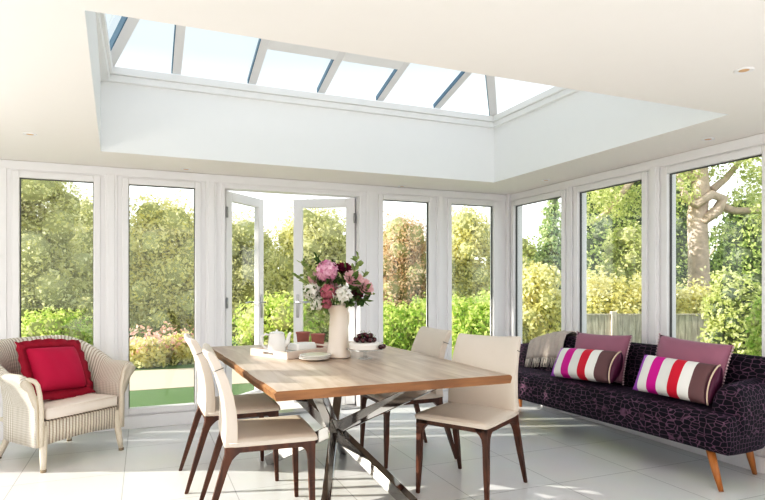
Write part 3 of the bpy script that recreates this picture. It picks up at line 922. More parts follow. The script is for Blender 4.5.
# coffee pot
pc = tray_pt(.120, .132)
pz = TT+.0105
pot = thing('coffee_pot', 'white china coffee pot with loop handle on the wooden tray', 'pot', (pc.x, pc.y, pz), 0)
rvec = Vector((RX, RY, 0)); fvec0 = Vector((FX, FY, 0))
bm = B(); lathe(bm, [(.050, 0), (.058, .004), (.062, .03), (.061, .07), (.055, .11), (.050, .132), (.052, .140), (.047, .141), (.046, .132), (.05, .1), (.054, .03), (.03, .012)], 36)
body = obj('pot_body', bm, 'china', pot, True)
bm = B(); lathe(bm, [(.047, .136), (.046, .142), (.034, .147), (.014, .150), (.008, .152), (.009, .155), (.009, .159), (.006, .162), (.0005, .163)], 28)
obj('lid', bm, 'china', pot, True)
bm = B(); h_ = -rvec
tube(bm, [h_*.050+Vector((0, 0, .122)), h_*.075+Vector((0, 0, .130)), h_*.100+Vector((0, 0, .118)), h_*.108+Vector((0, 0, .085)), h_*.096+Vector((0, 0, .050)), h_*.075+Vector((0, 0, .032)), h_*.056+Vector((0, 0, .030))], [.008, .008, .0085, .0085, .008, .007, .007], 10)
obj('handle', bm, 'china', pot, True)
bm = B()
tube(bm, [rvec*.050+Vector((0, 0, .055)), rvec*.072+Vector((0, 0, .075)), rvec*.080+Vector((0, 0, .105)), rvec*.087+Vector((0, 0, .130)), rvec*.096+Vector((0, 0, .142))], [.022, .018, .014, .011, .010], 12)
obj('spout', bm, 'china', pot, True)
# low white dish
dc = tray_pt(.170, .318)
bd = thing('butter_dish', 'low white rectangular china dish on the tray behind the coffee pot', 'dish', (dc.x, dc.y, pz), tr_rz+PI/2)
bm = B(); box(bm, -.105, .105, -.07, .07, 0, .012, .005); obj('plate', bm, 'china', bd)
bm = B(); vs = box(bm, -.092, .092, -.058, .058, .0125, .062, .012, seg=3)
for v in vs:
    k = (v.co.z-.012)/.05; v.co.x *= 1-.06*k; v.co.y *= 1-.08*k
obj('cover', bm, 'china', bd, True)
# terracotta tumblers
for (px, d, lab) in ((303, 4.54, 'rose terracotta tumbler behind the tray, nearer the coffee pot'), (318, 4.38, 'rose terracotta tumbler behind the tray, nearer the flower jug')):
    x, y = at(px, d)
    t_ = thing('terracotta_tumbler', lab, 'cup', (x, y, TT), 0, 'terracotta tumblers on the table')
    bm = B(); lathe(bm, [(.036, 0), (.041, .003), (.047, .05), (.053, .098), (.055, .104), (.052, .106), (.049, .10), (.043, .05), (.034, .010), (.0005, .008)], 32)
    obj('cup_body', bm, 'terracotta', t_, True)
    bm = B(); lathe(bm, [(.0538, .094), (.0565, .097), (.0568, .104), (.0545, .1065)], 32)
    obj('rim', bm, 'terracotta', t_, True)
# side plates
pp = at(314.5, 3.67)
for k in range(3):
    pl = thing('side_plate', ['white side plate, lowest of the stack in front of the flower jug', 'white side plate, middle of the stack in front of the flower jug', 'white side plate, topmost of the stack in front of the flower jug'][k], 'plate', (pp[0]+.003*k, pp[1]-.002*k, TT+.0095*k), 0, 'stacked side plates')
    bm = B(); lathe(bm, [(.0005, .0005), (.058, 0), (.064, .003), (.094, .0115), (.101, .0150), (.1005, .0175), (.093, .0155), (.064, .0072), (.056, .0045), (.0005, .0045)], 40)
    obj('dish', bm, 'china', pl, True)
    bm = B(); lathe(bm, [(.0985, .0155), (.1012, .0155), (.1012, .018), (.0985, .018)], 40)
    obj('rim', bm, 'china', pl, True)
# jug
JV = Vector((*at(338.5, 3.81), TT))
jug = thing('flower_jug', 'tall cream ceramic jug holding the flowers on the dining table', 'jug', JV)
prof = [(.075, 0), (.084, .004), (.084, .014), (.078, .035), (.070, .07), (.066, .12), (.063, .18), (.060, .24), (.058, .275), (.060, .30), (.066, .325), (.072, .345), (.069, .347), (.062, .325), (.055, .30), (.053, .27), (.055, .2), (.060, .1), (.065, .03), (.0005, .02)]
bm = B(); lathe(bm, prof, 40)
lip = -rvec
for v in bm.verts:
    if v.co.z > .30:
        k = (v.co.z-.30)/.047; dd = Vector((v.co.x, v.co.y, 0))
        a = dd.normalized().dot(lip) if dd.length > .01 else 0
        if a > .7: v.co += lip*.03*k*((a-.7)/.3)
obj('jug_body', bm, 'jug', jug, True)
bm = B()
hv = (fvec0*.85+rvec*.5).normalized()
tube(bm, [hv*.060+Vector((0, 0, .30)), hv*.085+Vector((0, 0, .31)), hv*.108+Vector((0, 0, .285)), hv*.108+Vector((0, 0, .23)), hv*.088+Vector((0, 0, .18)), hv*.062+Vector((0, 0, .155))], [.010, .010, .011, .011, .010, .009], 10)
obj('handle', bm, 'jug', jug, True)

# flowers: each stem is a thing of its own
fvec = Vector((FX, FY, 0))
def fpos(px, py, dd=0.):
    d = 3.81+dd
    x, y = at(px, d); return Vector((x, y, zat(py, d)))
def petal(bm, c, n, r, w, curl=.3, up=None):
    """a small cupped petal: c base, n outward direction, r length"""
    n = n.normalized(); a, b = frame_of(n)
    ang = random.uniform(0, 2*PI); s = a*math.cos(ang)+b*math.sin(ang); t_ = n.cross(s)
    p = [c, c+n*r*.45+s*w*.5+t_*curl*r*.2, c+n*r+t_*curl*r*.5, c+n*r*.45-s*w*.5+t_*curl*r*.2]
    bm.faces.new([bm.verts.new(x) for x in p])
def floret(bm, c, n, r):
    n = n.normalized(); a, b = frame_of(n); o = random.uniform(0, PI)
    vs = []
    ring_ = []
    for k in range(8):
        th_ = o+k*PI/4; rr = r if k % 2 == 0 else r*.5
        ring_.append(bm.verts.new(c+(a*math.cos(th_)+b*math.sin(th_))*rr+n*(r*.15 if k % 2 == 0 else 0)))
    cv = bm.verts.new(c-n*r*.12)
    for k in range(8): bm.faces.new((cv, ring_[k], ring_[(k+1) % 8]))
def fib(n):
    for i in range(n):
        z = 1-2*(i+.5)/n; ph = i*2.399963; r_ = math.sqrt(1-z*z)
        yield Vector((r_*math.cos(ph), r_*math.sin(ph), z))
def hydrangea(bm, c, r, n=90, fr=.3, lo=.86, hi=1.02):
    ball(bm, c, r*lo*.94, 14, 10)
    for v in fib(n): floret(bm, c+v*r*random.uniform(lo, hi), v+Vector([random.gauss(0, .15) for _ in range(3)]), r*fr)
def peony(bm, c, r, facing):
    facing = facing.normalized(); a, b = frame_of(facing)
    for lay, (k, tilt, sz) in enumerate(((5, .25, .55), (7, .6, .75), (8, .95, .95), (9, 1.3, 1.05))):
        for i in range(k):
            th_ = 2*PI*(i+lay*.37)/k; rad = a*math.cos(th_)+b*math.sin(th_); tn_ = facing.cross(rad)
            dirn = facing*math.cos(tilt)+rad*math.sin(tilt)
            c0_ = c-facing*r*.35
            L = r*sz*1.15; W = r*sz*.62
            rows = []
            for u in (0, .35, .7, 1.):
                wv = W*(.35+1.1*u)*(1-.45*max(0, u-.6)/.4)
                ctr = c0_+dirn*L*u+facing*(.28*L*u*u)
                rows.append([ctr-tn_*wv*.5+facing*wv*.12, ctr+dirn*.0, ctr+tn_*wv*.5+facing*wv*.12])
            vv_ = [[bm.verts.new(p+Vector([random.gauss(0, r*.02) for _ in range(3)])) for p in row] for row in rows]
            for q_ in range(3):
                for w_ in range(2): bm.faces.new((vv_[q_][w_], vv_[q_][w_+1], vv_[q_+1][w_+1], vv_[q_+1][w_]))
def leaf(bm, p, d, L, W, nrm=None):
    d = d.normalized(); a, b = frame_of(d); th_ = random.uniform(0, 2*PI); s = a*math.cos(th_)+b*math.sin(th_)
    if nrm is not None: s = d.cross(nrm).normalized()
    up = s.cross(d)
    pts = [p, p+d*L*.3+s*W*.42+up*W*.1, p+d*L*.6+s*W*.45+up*W*.05, p+d*L-up*W*.2, p+d*L*.6-s*W*.45+up*W*.05, p+d*L*.3-s*W*.42+up*W*.1]
    m1 = p+d*L*.5-up*W*.05
    vs = [bm.verts.new(x) for x in pts]; c = bm.verts.new(m1)
    for i in range(6): bm.faces.new((vs[i], vs[(i+1) % 6], c))
def stem_path(tip, k):
    ang = k*2.4; b0 = JV+Vector((.030*math.cos(ang), .030*math.sin(ang), .19))
    rim = JV+Vector((0, 0, .335))+ (Vector((tip.x-JV.x, tip.y-JV.y, 0)).normalized() if (Vector((tip.x-JV.x, tip.y-JV.y, 0))).length > .01 else Vector((0, 0, 0)))*.036
    return [b0, rim, rim.lerp(tip, .5)+Vector((0, 0, .015)), tip]
FL = [('hydrangea', 327, 271, -.05, .072, 'pinkpetal', 'hydrangea', 'large pink hydrangea head at the top left of the bouquet'),
      ('peony', 353, 280, -.07, .058, 'blushpetal', 'peony', 'pale pink peony in the bouquet beside the wine-red bloom'),
      ('peony', 364, 288, -.04, .056, 'blushpetal', 'peony', 'pale pink peony at the outer right of the bouquet'),
      ('dahlia', 343, 270, -.02, .052, 'winepetal', 'peony', 'dark wine-red bloom at the top of the bouquet'),
      ('dahlia', 356, 294, -.03, .042, 'winepetal', 'peony', 'dark wine-red bloom tucked under the pale peonies'),
      ('dahlia', 328, 292, -.10, .050, 'rosepetal', 'hydrangea', 'dusky rose bloom below the pink hydrangea'),
      ('dahlia', 326, 304, -.10, .036, 'rosepetal', 'hydrangea', 'small dusky rose bloom low in the bouquet'),
      ('hydrangea', 343, 295, -.12, .060, 'whitepetal', 'hydrangea', 'white hydrangea head above the jug rim'),
      ('hydrangea', 312, 292, -.05, .058, 'whitepetal', 'hydrangea', 'white hydrangea head at the left of the bouquet'),
      ('hydrangea', 318, 304, -.09, .046, 'whitepetal', 'hydrangea', 'smaller white hydrangea head hanging low at the left'),
      ('hydrangea', 313, 278, .03, .040, 'blushpetal', 'hydrangea', 'blush hydrangea head behind the white one at the left'),
      ('hydrangea', 334, 283, .07, .055, 'blushpetal', 'hydrangea', 'blush hydrangea head at the back of the bouquet')]
for k, (nm, px, py, dd, r, mt, form, lab) in enumerate(FL):
    tip = fpos(px, py, dd)
    t_ = thing(nm, lab, 'flower', JV, 0, 'flowers in the cream jug')
    bm = B()
    facing = (tip-(JV+Vector((0, 0, .40)))).normalized()*.7-fvec*.6+Vector((0, 0, .35))
    if form == 'hydrangea': hydrangea(bm, tip-JV, r, *((34, .46, .70, 1.10) if mt == 'whitepetal' else (int(70+r*500), .3)))
    else: peony(bm, tip-JV, r, facing)
    obj('bloom', bm, mt, t_)
    bm = B(); sp_ = [p-JV for p in stem_path(tip, k)]
    tube(bm, sp_, .0035, 6)
    st = obj('stem', bm, 'stem', t_, True)
    bm = B()
    for q_ in range(8):
        p = sp_[2].lerp(sp_[3], q_/8); leaf(bm, p, Vector([random.gauss(0, .6) for _ in range(3)])+facing*.25+(tip-JV-Vector((0, 0, .38))).normalized()*.7, .085, .046)
    obj('leaves', bm, 'bouquetleaf', st)
SP = [((303, 262), 'paleleaf', 'pale green sprig at the upper left of the bouquet', -.02, .05), ((297, 275), 'paleleaf', 'pale green sprig reaching out at the left of the bouquet', .02, .04),
      ((317, 259), 'bouquetleaf', 'dark green sprig rising above the pink hydrangea', .0, .05), ((358, 258), 'paleleaf', 'fresh green sprig rising at the upper right of the bouquet', .0, .055),
      ((372, 294), 'paleleaf', 'thin pale sprig reaching out at the right of the bouquet', .0, .03), ((366, 299), 'bouquetleaf', 'dark leafy sprig under the right peony', -.05, .06),
      ((350, 303), 'bouquetleaf', 'dark leafy sprig over the jug rim', -.12, .05), ((320, 324), 'paleleaf', 'pale sprig trailing down beside the jug', -.10, .04),
      ((311, 318), 'paleleaf', 'pale sprig hanging at the lower left of the bouquet', -.06, .04), ((366, 272), 'paleleaf', 'fresh green sprig beside the right peonies', .02, .04),
      ((335, 266), 'bouquetleaf', 'dark leafy sprig between the top blooms', -.02, .05), ((346, 266), 'paleleaf', 'fresh green sprig behind the wine-red bloom', .04, .05)]
for k, ((px, py), mt, lab, dd, L) in enumerate(SP):
    tip = fpos(px, py, dd)
    t_ = thing('leaf_sprig', lab, 'foliage', JV, 0, 'green sprigs in the cream jug')
    pts = [p-JV for p in stem_path(tip, k+12)]
    if py > 310: pts[2] = fpos((px+330)/2, 300, dd)-JV
    bm = B(); tube(bm, pts, [.003, .003, .0025, .0015], 5); obj('stem', bm, 'stem', t_, True)
    bm = B()
    for q_ in range(18):
        f = q_/17; p = pts[2].lerp(pts[3], f)
        dr = (pts[3]-pts[2]).normalized()*.6+Vector([random.gauss(0, .6) for _ in range(3)])
        leaf(bm, p, dr, L*random.uniform(.7, 1.2), L*.62)
    obj('leaves', bm, mt, t_)

# cake stand
cs = Vector((*at(365, 3.73), TT))
st_ = thing('cake_stand', 'clear glass footed cake stand at the sofa side of the table', 'cake stand', cs)
bm = B(); lathe(bm, [(.0005, 0), (.046, 0), (.048, .003), (.030, .008), (.012, .014), (.009, .03), (.011, .042), (.018, .052), (.03, .057), (.0005, .058)], 32); obj('foot', bm, 'clear', st_, True)
bm = B(); lathe(bm, [(.0005, .0585), (.105, .0585), (.122, .062), (.124, .066), (.104, .0640), (.0005, .0640)], 40); obj('plate', bm, 'clear', st_, True)
ck = thing('cake', 'round white iced cake on the glass stand', 'cake', cs+Vector((0, 0, .0645)))
bm = B(); lathe(bm, [(.0005, 0), (.099, 0), (.102, .004), (.1025, .034), (.098, .041), (.09, .043), (.0005, .0435)], 48)
for v in bm.verts:
    if .002 < v.co.z: v.co.z += .0015*math.sin(v.co.x*60)*math.cos(v.co.y*70)
obj('cake_body', bm, 'cake', ck, True)
bm = B(); lathe(bm, [(.100, .0005), (.1045, .003), (.1045, .009), (.101, .012)], 48); obj('icing_border', bm, 'cake', ck, True)
cz = cs.z+.0645+.044
CHL = []
for a in range(8): th_ = a*2*PI/8+.2; CHL.append((.060*math.cos(th_), .060*math.sin(th_), .0172))
for a in range(4): th_ = a*PI/2+.5; CHL.append((.024*math.cos(th_), .024*math.sin(th_), .0172))
for a in range(4): th_ = a*PI/2+.1; CHL.append((.040*math.cos(th_), .040*math.sin(th_), .042))
CHL.append((.0, .0, .047))
proto = None
def cherry_at(loc, lab, grp, rz):
    global proto
    if proto is None:
        t_ = thing('cherry', lab, 'cherry', loc, rz, grp)
        bm = B(); lathe(bm, [(.0005, -.0165), (.008, -.0155), (.0145, -.009), (.0172, 0), (.0155, .009), (.010, .0138), (.004, .0132), (.0005, .0115)], 16)
        obj('fruit', bm, 'cherry', t_, True)
        bm = B(); tube(bm, [(0, 0, .011), (.003, .001, .020), (.010, .003, .030)], .0012, 5); obj('stem', bm, 'stem', t_, True)
        proto = t_
    else:
        t_ = copy_tree(proto); t_.location = loc; t_.rotation_euler = (0, 0, rz); tag(t_, lab, 'cherry', grp)
    return t_
for i, (x, y, z) in enumerate(CHL):
    cherry_at(Vector((cs.x+x, cs.y+y, cz+z)), 'dark red cherry in the heap on top of the white cake', 'cherries heaped on the cake', i*1.7)
rimz = cs.z+.0665+.0165
cherry_at(Vector((*(cs.xy+Vector((RX, RY))*.103-Vector((FX, FY))*.066), rimz)), 'dark red cherry on the glass rim beside the cake, nearer the cake', 'cherries on the stand rim', .4)
q_ = cherry_at(Vector((*(cs.xy+Vector((RX, RY))*.119-Vector((FX, FY))*.029), rimz+.001)), 'dark red cherry on the glass rim beside the cake, further out', 'cherries on the stand rim', 2.)

# ------------------------------------------------------------------ garden
GZ = -.12
bm = B(); box(bm, -40, 60, YB+WT, 60, GZ-.2, GZ); box(bm, XR+WT, 60, -25, YB+WT, GZ-.2, GZ); box(bm, -40, XL-WT, -25, YB+WT, GZ-.2, GZ)
o = struct('ground', bm, 'lawn'); o['label'] = 'mown green lawn outside'
bm = B(); box(bm, -8, 6.2, YB+WT, 6.65, GZ-.05, GZ+.008); box(bm, XR+WT, 6.2, -4, YB+WT, GZ-.05, GZ+.008); o = struct('path.001', bm, 'paving'); o['label'] = 'pale paving added around the house to bounce light onto the ceiling'  # strips added to bounce sunlight up onto the ceiling edge
bm = B(); box(bm, -14, 3.0, 8.05, 9.85, GZ-.05, GZ+.006, 0); o = struct('path', bm, 'path')

def leaf_mesh(name, centres, normals, size, mat, mats_extra=()):
    n = len(centres)
    nr = normals/np.linalg.norm(normals, axis=1, keepdims=True)
    rnd = rng.normal(size=(n, 3)); a = np.cross(nr, rnd); a /= np.linalg.norm(a, axis=1, keepdims=True); b = np.cross(nr, a)
    s = size*rng.uniform(.6, 1.25, size=(n, 1))
    bend = nr*s*.12
    q = np.stack([centres-a*s*.55, centres+b*s*.32+bend, centres+a*s*.55, centres-b*s*.32+bend], 1).reshape(-1, 3)
    return q, np.arange(4*n).reshape(n, 4)
def blob_leaves(blobs, n, size, fill=.35):
    """blobs: (cx,cy,cz,rx,ry,rz)"""
    bl = np.array(blobs, float)
    area = (bl[:, 3]*bl[:, 4]+bl[:, 3]*bl[:, 5]+bl[:, 4]*bl[:, 5]); pr = area/area.sum()
    idx = rng.choice(len(bl), n, p=pr)
    v = rng.normal(size=(n, 3)); v /= np.linalg.norm(v, axis=1, keepdims=True)
    rad = 1-fill*rng.random((n, 1))**1.5
    bump = 1+.16*np.sin(v[:, :1]*6+idx[:, None])*np.cos(v[:, 1:2]*7+v[:, 2:3]*5+idx[:, None]*2)+.10*np.sin(v[:, :1]*15+v[:, 2:3]*13+idx[:, None])+np.abs(rng.normal(size=(n, 1)))*.13-.05
    c = bl[idx, :3]+v*bl[idx, 3:]*rad*bump
    nr = v*.8+rng.normal(size=(n, 3))*.7+np.array([0, 0, .35])
    keep = c[:, 2] > .01
    return c[keep], nr[keep]
def foliage(name, blobs, n, size, mat, core, parent, core_k=.64):
    c, nr = blob_leaves(blobs, n, size)
    q, f = leaf_mesh(name, c, nr, size, mat)
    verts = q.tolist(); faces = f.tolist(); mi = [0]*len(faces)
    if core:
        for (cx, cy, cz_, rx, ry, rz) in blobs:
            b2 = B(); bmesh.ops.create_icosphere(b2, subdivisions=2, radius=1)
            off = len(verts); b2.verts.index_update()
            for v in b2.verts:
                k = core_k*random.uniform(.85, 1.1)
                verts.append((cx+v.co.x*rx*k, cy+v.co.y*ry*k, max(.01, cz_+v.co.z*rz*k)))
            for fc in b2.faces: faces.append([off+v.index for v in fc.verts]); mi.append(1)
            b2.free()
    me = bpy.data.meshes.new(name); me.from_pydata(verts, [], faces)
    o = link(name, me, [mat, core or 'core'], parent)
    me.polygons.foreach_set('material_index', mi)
    return o
def trunk_bm(h, r, lean=0., branches=4, spread=.6):
    bm = B()
    tube(bm, [(0, 0, 0), (lean*.3, 0, h*.35), (lean*.7, .02, h*.7), (lean, 0, h)], [r*1.3, r, r*.8, r*.45], 8)
    for k in range(branches):
        a = k*2.4; z = h*(.45+.12*k)
        z = min(z, h*.92); d = Vector((math.cos(a), math.sin(a), .9))
        p = Vector((lean*z/h, 0, z)); tube(bm, [p, p+d*spread*.5, p+d*spread], [r*.5, r*.35, r*.15], 6)
    return bm
def plant(name, label, cat, px, d, wpx, ytop, mat, core='core', n=6000, size=.078, clear=.0, nb=7, depth=None, group=None, shape='round', seed=0):
    x, y = at(px, d)
    w = wpx*d/FPX; top = zat(ytop, d)-GZ
    t_ = thing(name, label, cat, (x, y, GZ), -YAW, group)
    rs = np.random.default_rng(seed+int(px)*7+int(d*10))
    dep = (depth or w*.8)
    blobs = []
    if shape == 'round':
        m = nb*3
        for k in range(m):
            u = (k+.5)/m
            zc = clear+(top-clear)*(.10+.80*u)
            env = w/2*(.92+.20*math.sin(u*PI)-.30*u*u)
            rr = w*.20*rs.uniform(.75, 1.3)
            ang = k*2.4; ox = math.cos(ang)*max(0, env-rr)*rs.uniform(.75, 1.05); oy = math.sin(ang)*max(0, dep*.5-rr)*.8
            hz = rr*rs.uniform(.8, 1.15)
            blobs.append((ox, oy, min(zc, top-hz*.9), rr, rr, hz))
        blobs.append((0, 0, clear+(top-clear)*.42, w*.34, dep*.34, (top-clear)*.40))
    elif shape == 'hedge':
        for k in range(nb):
            u = -1+2*(k+.5)/nb
            hz = top/2*rs.uniform(.88, 1.04)
            blobs.append((u*w/2*.86, rs.uniform(-.1, .1), hz*.98, w/nb*.85, dep*.5, hz))
    elif shape == 'cone':
        for k in range(nb):
            u = (k+.5)/nb
            ww = w/2*(1-u*.85)
            blobs.append((rs.uniform(-.05, .05), 0, clear+(top-clear)*(u*.96), ww, ww, (top-clear)/nb*.75))
    elif shape == 'canopy':
        for k in range(nb):
            a = k*2.4; rr = w/2*.75*math.sqrt((k+.5)/nb)
            blobs.append((rr*math.cos(a), rr*.6*math.sin(a), clear+(top-clear)*rs.uniform(.25, .8), w*.16*rs.uniform(.8, 1.2), w*.16, (top-clear)*.2*rs.uniform(.7, 1.2)))
    kind = 'crown' if top > 2.2 else 'foliage'
    foliage(kind, blobs, n, size, mat, core, t_)
    r_ = max(.03, min(.14, w*.035))
    bm = trunk_bm(max(.3, (clear+(top-clear)*.55)), r_, .05, 4, w*.10)
    obj('trunk' if top > 2.2 else 'stem', bm, 'bark' if top > 2.2 else 'twig', t_, True)
    return t_
G1 = 'trees and tall shrubs beyond the lawn'
plant('leafy_tree', 'tall pale leafy tree outside the window behind the wicker armchair', 'tree', 25, 12.0, 150, 150, 'leaf_pale', n=17000, group=G1)
plant('leafy_tree', 'mid green tree outside, behind the gap between the two armchair windows', 'tree', 98, 15.2, 115, 194, 'leaf_pale', n=9000, group=G1)
plant('leafy_tree', 'pale yellow tree outside the window between armchair and french doors', 'tree', 166, 12.2, 110, 196, 'leaf_yellow', n=14000, group=G1)
plant('leafy_tree', 'green tree seen through the left leaf of the french doors', 'tree', 238, 15.0, 115, 212, 'leaf_pale', n=12500, group=G1)
plant('leafy_tree', 'pale green tree seen through the right leaf of the french doors', 'tree', 316, 12.3, 112, 204, 'leaf_pale', n=14000, group=G1)
plant('copper_tree', 'coppery autumn tree outside the window right of the french doors', 'tree', 403, 14.6, 88, 212, 'leaf_copper', n=12000, group=G1)
plant('leafy_tree', 'light green tree outside the window beside the room corner', 'tree', 468, 12.6, 84, 208, 'leaf_yellow', n=11500, group=G1)
plant('fir_tree', 'dark fir tree outside the side window nearest the corner', 'tree', 553, 13.0, 62, 182, 'leaf_fir', 'coredark', n=6500, size=.09, shape='cone', nb=9, group=G1)
plant('leafy_tree', 'soft green tree outside the side window nearest the corner', 'tree', 524, 15.6, 50, 232, 'leaf_mid', n=5000, group=G1)
plant('dark_tree', 'dense dark tree outside the middle side window', 'tree', 612, 18.0, 100, 100, 'leaf_dark', 'coredark', n=10000, size=.12, clear=1.2, nb=9, group=G1)
plant('dark_tree', 'deep green tree behind the tree trunk outside the near side window', 'tree', 672, 21.0, 80, 170, 'leaf_dark', 'coredark', n=8000, size=.12, nb=8, group=G1)
plant('dark_tree', 'dark evergreen tree right of the tree trunk outside the near side window', 'tree', 757, 17.5, 90, 190, 'leaf_dark', 'coredark', n=8500, size=.12, nb=8, group=G1)
plant('leafy_tree', 'broad pale tree outside the middle side window, in front of the dense dark tree', 'tree', 628, 13.2, 70, 222, 'leaf_mid', n=6500, group=G1)
G2 = 'shrubs and hedges in the garden'
plant('shrub', 'rounded shrub outside the lower part of the window behind the wicker armchair', 'shrub', 55, 10.6, 85, 312, 'leaf_green', n=3500, size=.08, nb=4, group=G2)
for px, yt, lab in ((142, 340, 'pink flowering hydrangea bush behind the path, at its left end'), (178, 336, 'pink flowering hydrangea bush behind the path, beside the dining chair backs')):
    t_ = plant('hydrangea_bush', lab, 'shrub', px, 9.5 if px < 150 else 10.0, 52, yt, 'leaf_yellow', n=3800, size=.07, nb=5, group=G2)
    c_, n_ = blob_leaves([(0, -.12, .46, .46, .38, .24)], 130, .06)
    q2, f2 = leaf_mesh('b', c_, n_, .085, None)
    me = bpy.data.meshes.new('blossoms'); me.from_pydata(q2.tolist(), [], f2.tolist()); link('blossoms', me, 'leaf_blossom', t_)
plant('shrub', 'yellow green shrub beyond the open french doors', 'shrub', 275, 10.4, 95, 296, 'leaf_green', n=4500, size=.08, nb=5, group=G2)
plant('clipped_hedge', 'fresh green hedge outside the window right of the french doors', 'hedge', 398, 10.0, 70, 300, 'leaf_green', n=4500, size=.08, nb=4, shape='hedge', group=G2)
plant('clipped_hedge', 'fresh green hedge outside the window beside the room corner', 'hedge', 474, 9.5, 62, 290, 'leaf_green', n=4500, size=.08, nb=4, shape='hedge', group=G2)
plant('shrub', 'pale green shrub outside the side window nearest the corner', 'shrub', 537, 9.4, 66, 262, 'leaf_yellow', n=4200, size=.08, nb=5, group=G2)
plant('clipped_hedge', 'pale yellow green hedge above the fence outside the middle side window', 'hedge', 614, 10.9, 85, 271, 'leaf_yellow', n=6500, size=.08, nb=5, shape='hedge', depth=.9, group=G2)
plant('clipped_hedge', 'pale yellow green hedge above the fence, below the tree trunk', 'hedge', 688, 11.1, 62, 281, 'leaf_yellow', n=5000, size=.08, nb=4, shape='hedge', depth=.9, group=G2)
plant('rose_bush', 'tall leafy rose bush in front of the fence outside the near side window', 'shrub', 734, 8.9, 62, 270, 'leaf_mid', 'coredark', n=4200, size=.075, nb=5, group=G2)
plant('rose_bush', 'bright leafy bush close outside the right edge of the near side window', 'shrub', 764, 6.6, 40, 292, 'leaf_green', n=2000, size=.06, nb=4, group=G2)
plant('clipped_hedge', 'long tall background hedge closing the garden behind the path', 'hedge', 250, 20.5, 640, 256, 'leaf_mid', n=16000, size=.13, nb=22, shape='hedge', depth=1.2, group=G2)
plant('clipped_hedge', 'long tall dark background hedge behind the fence', 'hedge', 690, 25.0, 420, 230, 'leaf_dark', 'coredark', n=14000, size=.15, nb=16, shape='hedge', depth=1.4, group=G2)

shade = thing('sun_block_tree', 'unseen clear-stemmed tree added beyond the left wall to block low sun', 'tree', (-7.4, 6.9, GZ), 0, G1)  # added out of view to keep low sun off the skylight walls
foliage('crown', [(-.6, 0, 6.3, 1.5, 1.9, 1.7), (.5, 1.3, 5.9, 1.4, 1.4, 1.5), (.5, -1.4, 5.8, 1.4, 1.5, 1.5), (0, .1, 7.4, 1.5, 1.7, 1.3), (0, 2.4, 6.6, 1.2, 1.2, 1.4), (0, -2.4, 6.4, 1.2, 1.2, 1.4)], 9000, .14, 'leaf_mid', 'core', shade, .9)
obj('trunk', trunk_bm(5.6, .13, .1, 4, 1.3), 'bark', shade, True)
# old oak with a thick pale trunk
ox, oy = at(699, 13.6)
oak = thing('old_oak_tree', 'old oak with thick pale trunk and twisting limb outside the near side window', 'tree', (ox, oy, GZ), -YAW, G1)
def oz(py): return zat(py, 13.6)-GZ
def oxx(px): return (px-699)*13.6/FPX
bm = B()
tube(bm, [(0, 0, 0), (.0, 0, oz(280)), (-.02, 0, oz(245)), (-.03, .03, oz(215)), (.04, 0, oz(190)), (.0, 0, oz(160)), (.15, 0, oz(120)), (.3, 0, oz(80))], [.32, .235, .22, .215, .20, .165, .12, .07], 12)
for pts, rr in (([(0, -.1, oz(222)), (oxx(712), -.2, oz(212)), (oxx(718), -.2, oz(200)), (oxx(706), -.25, oz(196)), (oxx(692), -.2, oz(206)), (oxx(684), -.1, oz(200)), (oxx(682), 0, oz(186)), (oxx(676), 0, oz(168))], [.12, .13, .13, .11, .10, .09, .07, .04]),
                ([(oxx(716), -.1, oz(206)), (oxx(735), 0, oz(211)), (oxx(755), .1, oz(210)), (oxx(790), .1, oz(212))], [.11, .09, .08, .05]),
                ([(oxx(712), 0, oz(190)), (oxx(728), .1, oz(178)), (oxx(745), .2, oz(160)), (oxx(760), .2, oz(140))], [.10, .08, .06, .03]),
                ([(oxx(694), 0, oz(180)), (oxx(672), .2, oz(160)), (oxx(640), .3, oz(175)), (oxx(612), .3, oz(210)), (oxx(596), .3, oz(222))], [.11, .09, .08, .06, .03])):
    tube(bm, pts, rr, 8)
obj('trunk', bm, 'bark', oak, True)
bl = []
rs = np.random.default_rng(5)
for (px, py, r_) in ((662, 150, .55), (680, 165, .42), (700, 130, .7), (730, 150, .55), (755, 165, .6), (775, 140, .7), (745, 195, .32), (760, 225, .38), (668, 195, .38), (735, 120, .7), (640, 130, .7), (610, 150, .6), (590, 180, .45), (625, 190, .45), (790, 190, .5), (690, 90, .8), (760, 90, .9), (725, 232, .25), (640, 160, .5), (682, 178, .22), (718, 172, .26), (750, 178, .3), (672, 178, .3), (598, 200, .34), (620, 208, .3), (640, 206, .32), (586, 215, .3), (610, 182, .36), (648, 190, .3), (690, 160, .3), (735, 205, .2), (748, 212, .22)):
    bl.append((oxx(px), rs.uniform(-.5, .7), oz(py), r_*1.15, r_, r_*.72))
foliage('crown', bl, 17000, .085, 'leaf_mid', None, oak)

# fence
FD = 10.0
f0 = Vector((*at(500, FD), 0)); fdirv = Vector((RX, RY, 0))
fen = thing('garden_fence', 'weathered close-board wooden fence below the hedge outside the side windows', 'fence', (f0.x, f0.y, GZ), -YAW)
ftop = zat(312.5, FD)-GZ
Lf = 320*FD/FPX
px_post = [(p-500)*FD/FPX for p in (508, 613.5, 719, 812)]
for a, b in zip(px_post[:-1], px_post[1:]):
    bm = B(); n_ = int((b-a-.1)/.105)
    for k in range(n_):
        x0 = a+.05+(b-a-.1)*k/n_; box(bm, x0+.002, x0+(b-a-.1)/n_-.004, -.011, .011+.004*(k % 2), .02, ftop-.05+.012*random.random())
    obj('board_panel', bm, 'fence', fen)
    bm = B(); box(bm, a+.05, b-.05, .016, .05, ftop*.25, ftop*.25+.08); box(bm, a+.05, b-.05, .016, .05, ftop*.75, ftop*.75+.08); box(bm, a+.05, b-.05, -.03, .015, ftop-.045, ftop-.02)
    obj('rail', bm, 'fence', fen)
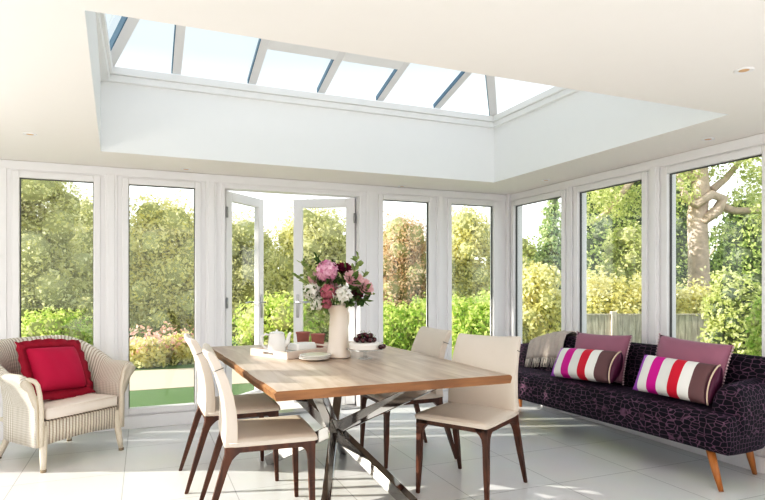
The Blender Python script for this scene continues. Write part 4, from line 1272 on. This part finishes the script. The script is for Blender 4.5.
for a in px_post:
    bm = B(); box(bm, a-.048, a+.048, -.05, .048, 0, ftop+.02, .006); obj('post', bm, 'fence', fen)

# ------------------------------------------------------------------ light
w = bpy.data.worlds.new('sky'); scn.world = w; w.use_nodes = True; nt = w.node_tree
bg = nt.nodes['Background']
tc = nt.nodes.new('ShaderNodeTexCoord'); sp = nt.nodes.new('ShaderNodeSeparateXYZ'); lnk(nt, tc.outputs['Generated'], sp.inputs[0])
cr_ = nt.nodes.new('ShaderNodeValToRGB')
cr_.color_ramp.elements[0].position = 0; cr_.color_ramp.elements[0].color = (1., .985, .955, 1)
cr_.color_ramp.elements[1].position = .36; cr_.color_ramp.elements[1].color = (.372, .418, .445, 1)
e_ = cr_.color_ramp.elements.new(.17); e_.color = (.88, .90, .91, 1)
lnk(nt, sp.outputs[2], cr_.inputs[0]); lnk(nt, cr_.outputs[0], bg.inputs[0]); bg.inputs[1].default_value = 2.0

sd = bpy.data.lights.new('sun', 'SUN'); sd.energy = 7.6; sd.angle = R(.7); sd.color = (1., .92, .80)
so = bpy.data.objects.new('sun', sd); C.objects.link(so)
EL = R(19); dirv = Vector((.945*math.cos(EL), -.327*math.cos(EL), -math.sin(EL)))
so.rotation_euler = dirv.to_track_quat('-Z', 'Y').to_euler()
def area(name, loc, target, sx, sy, e, col):
    ld = bpy.data.lights.new(name, 'AREA'); ld.shape = 'RECTANGLE'; ld.size = sx; ld.size_y = sy; ld.energy = e; ld.color = col
    lo = bpy.data.objects.new(name, ld); C.objects.link(lo); lo.location = loc
    lo.rotation_euler = (Vector(target)-Vector(loc)).to_track_quat('-Z', 'Y').to_euler()
area('bounce_light', (.6, -.8, 1.7), (.6, -.8, 3), 3.6, 1.5, 58, (1, .95, .90))  # added fill lamps out of view, aimed up to bounce off the ceiling
area('bounce_light.001', (-1.9, 2.6, 1.5), (-1.9, 2.6, 3), .9, 2.4, 30, (1, .95, .90))

scn.view_settings.view_transform = 'Standard'
scn.view_settings.exposure = .31
vs_ = scn.view_settings; vs_.use_curve_mapping = True
cm_ = vs_.curve_mapping; cm_.extend = 'EXTRAPOLATED'; cv = cm_.curves[3]
for p_ in ((.05, .032), (.20, .172), (.52, .545)): cv.points.new(*p_)
cm_.update()
scn.cycles.max_bounces = 10
scn.cycles.diffuse_bounces = 6
scn.cycles.transparent_max_bounces = 24
scn.cycles.sample_clamp_indirect = 6
scn.cycles.caustics_reflective = False
scn.cycles.caustics_refractive = False
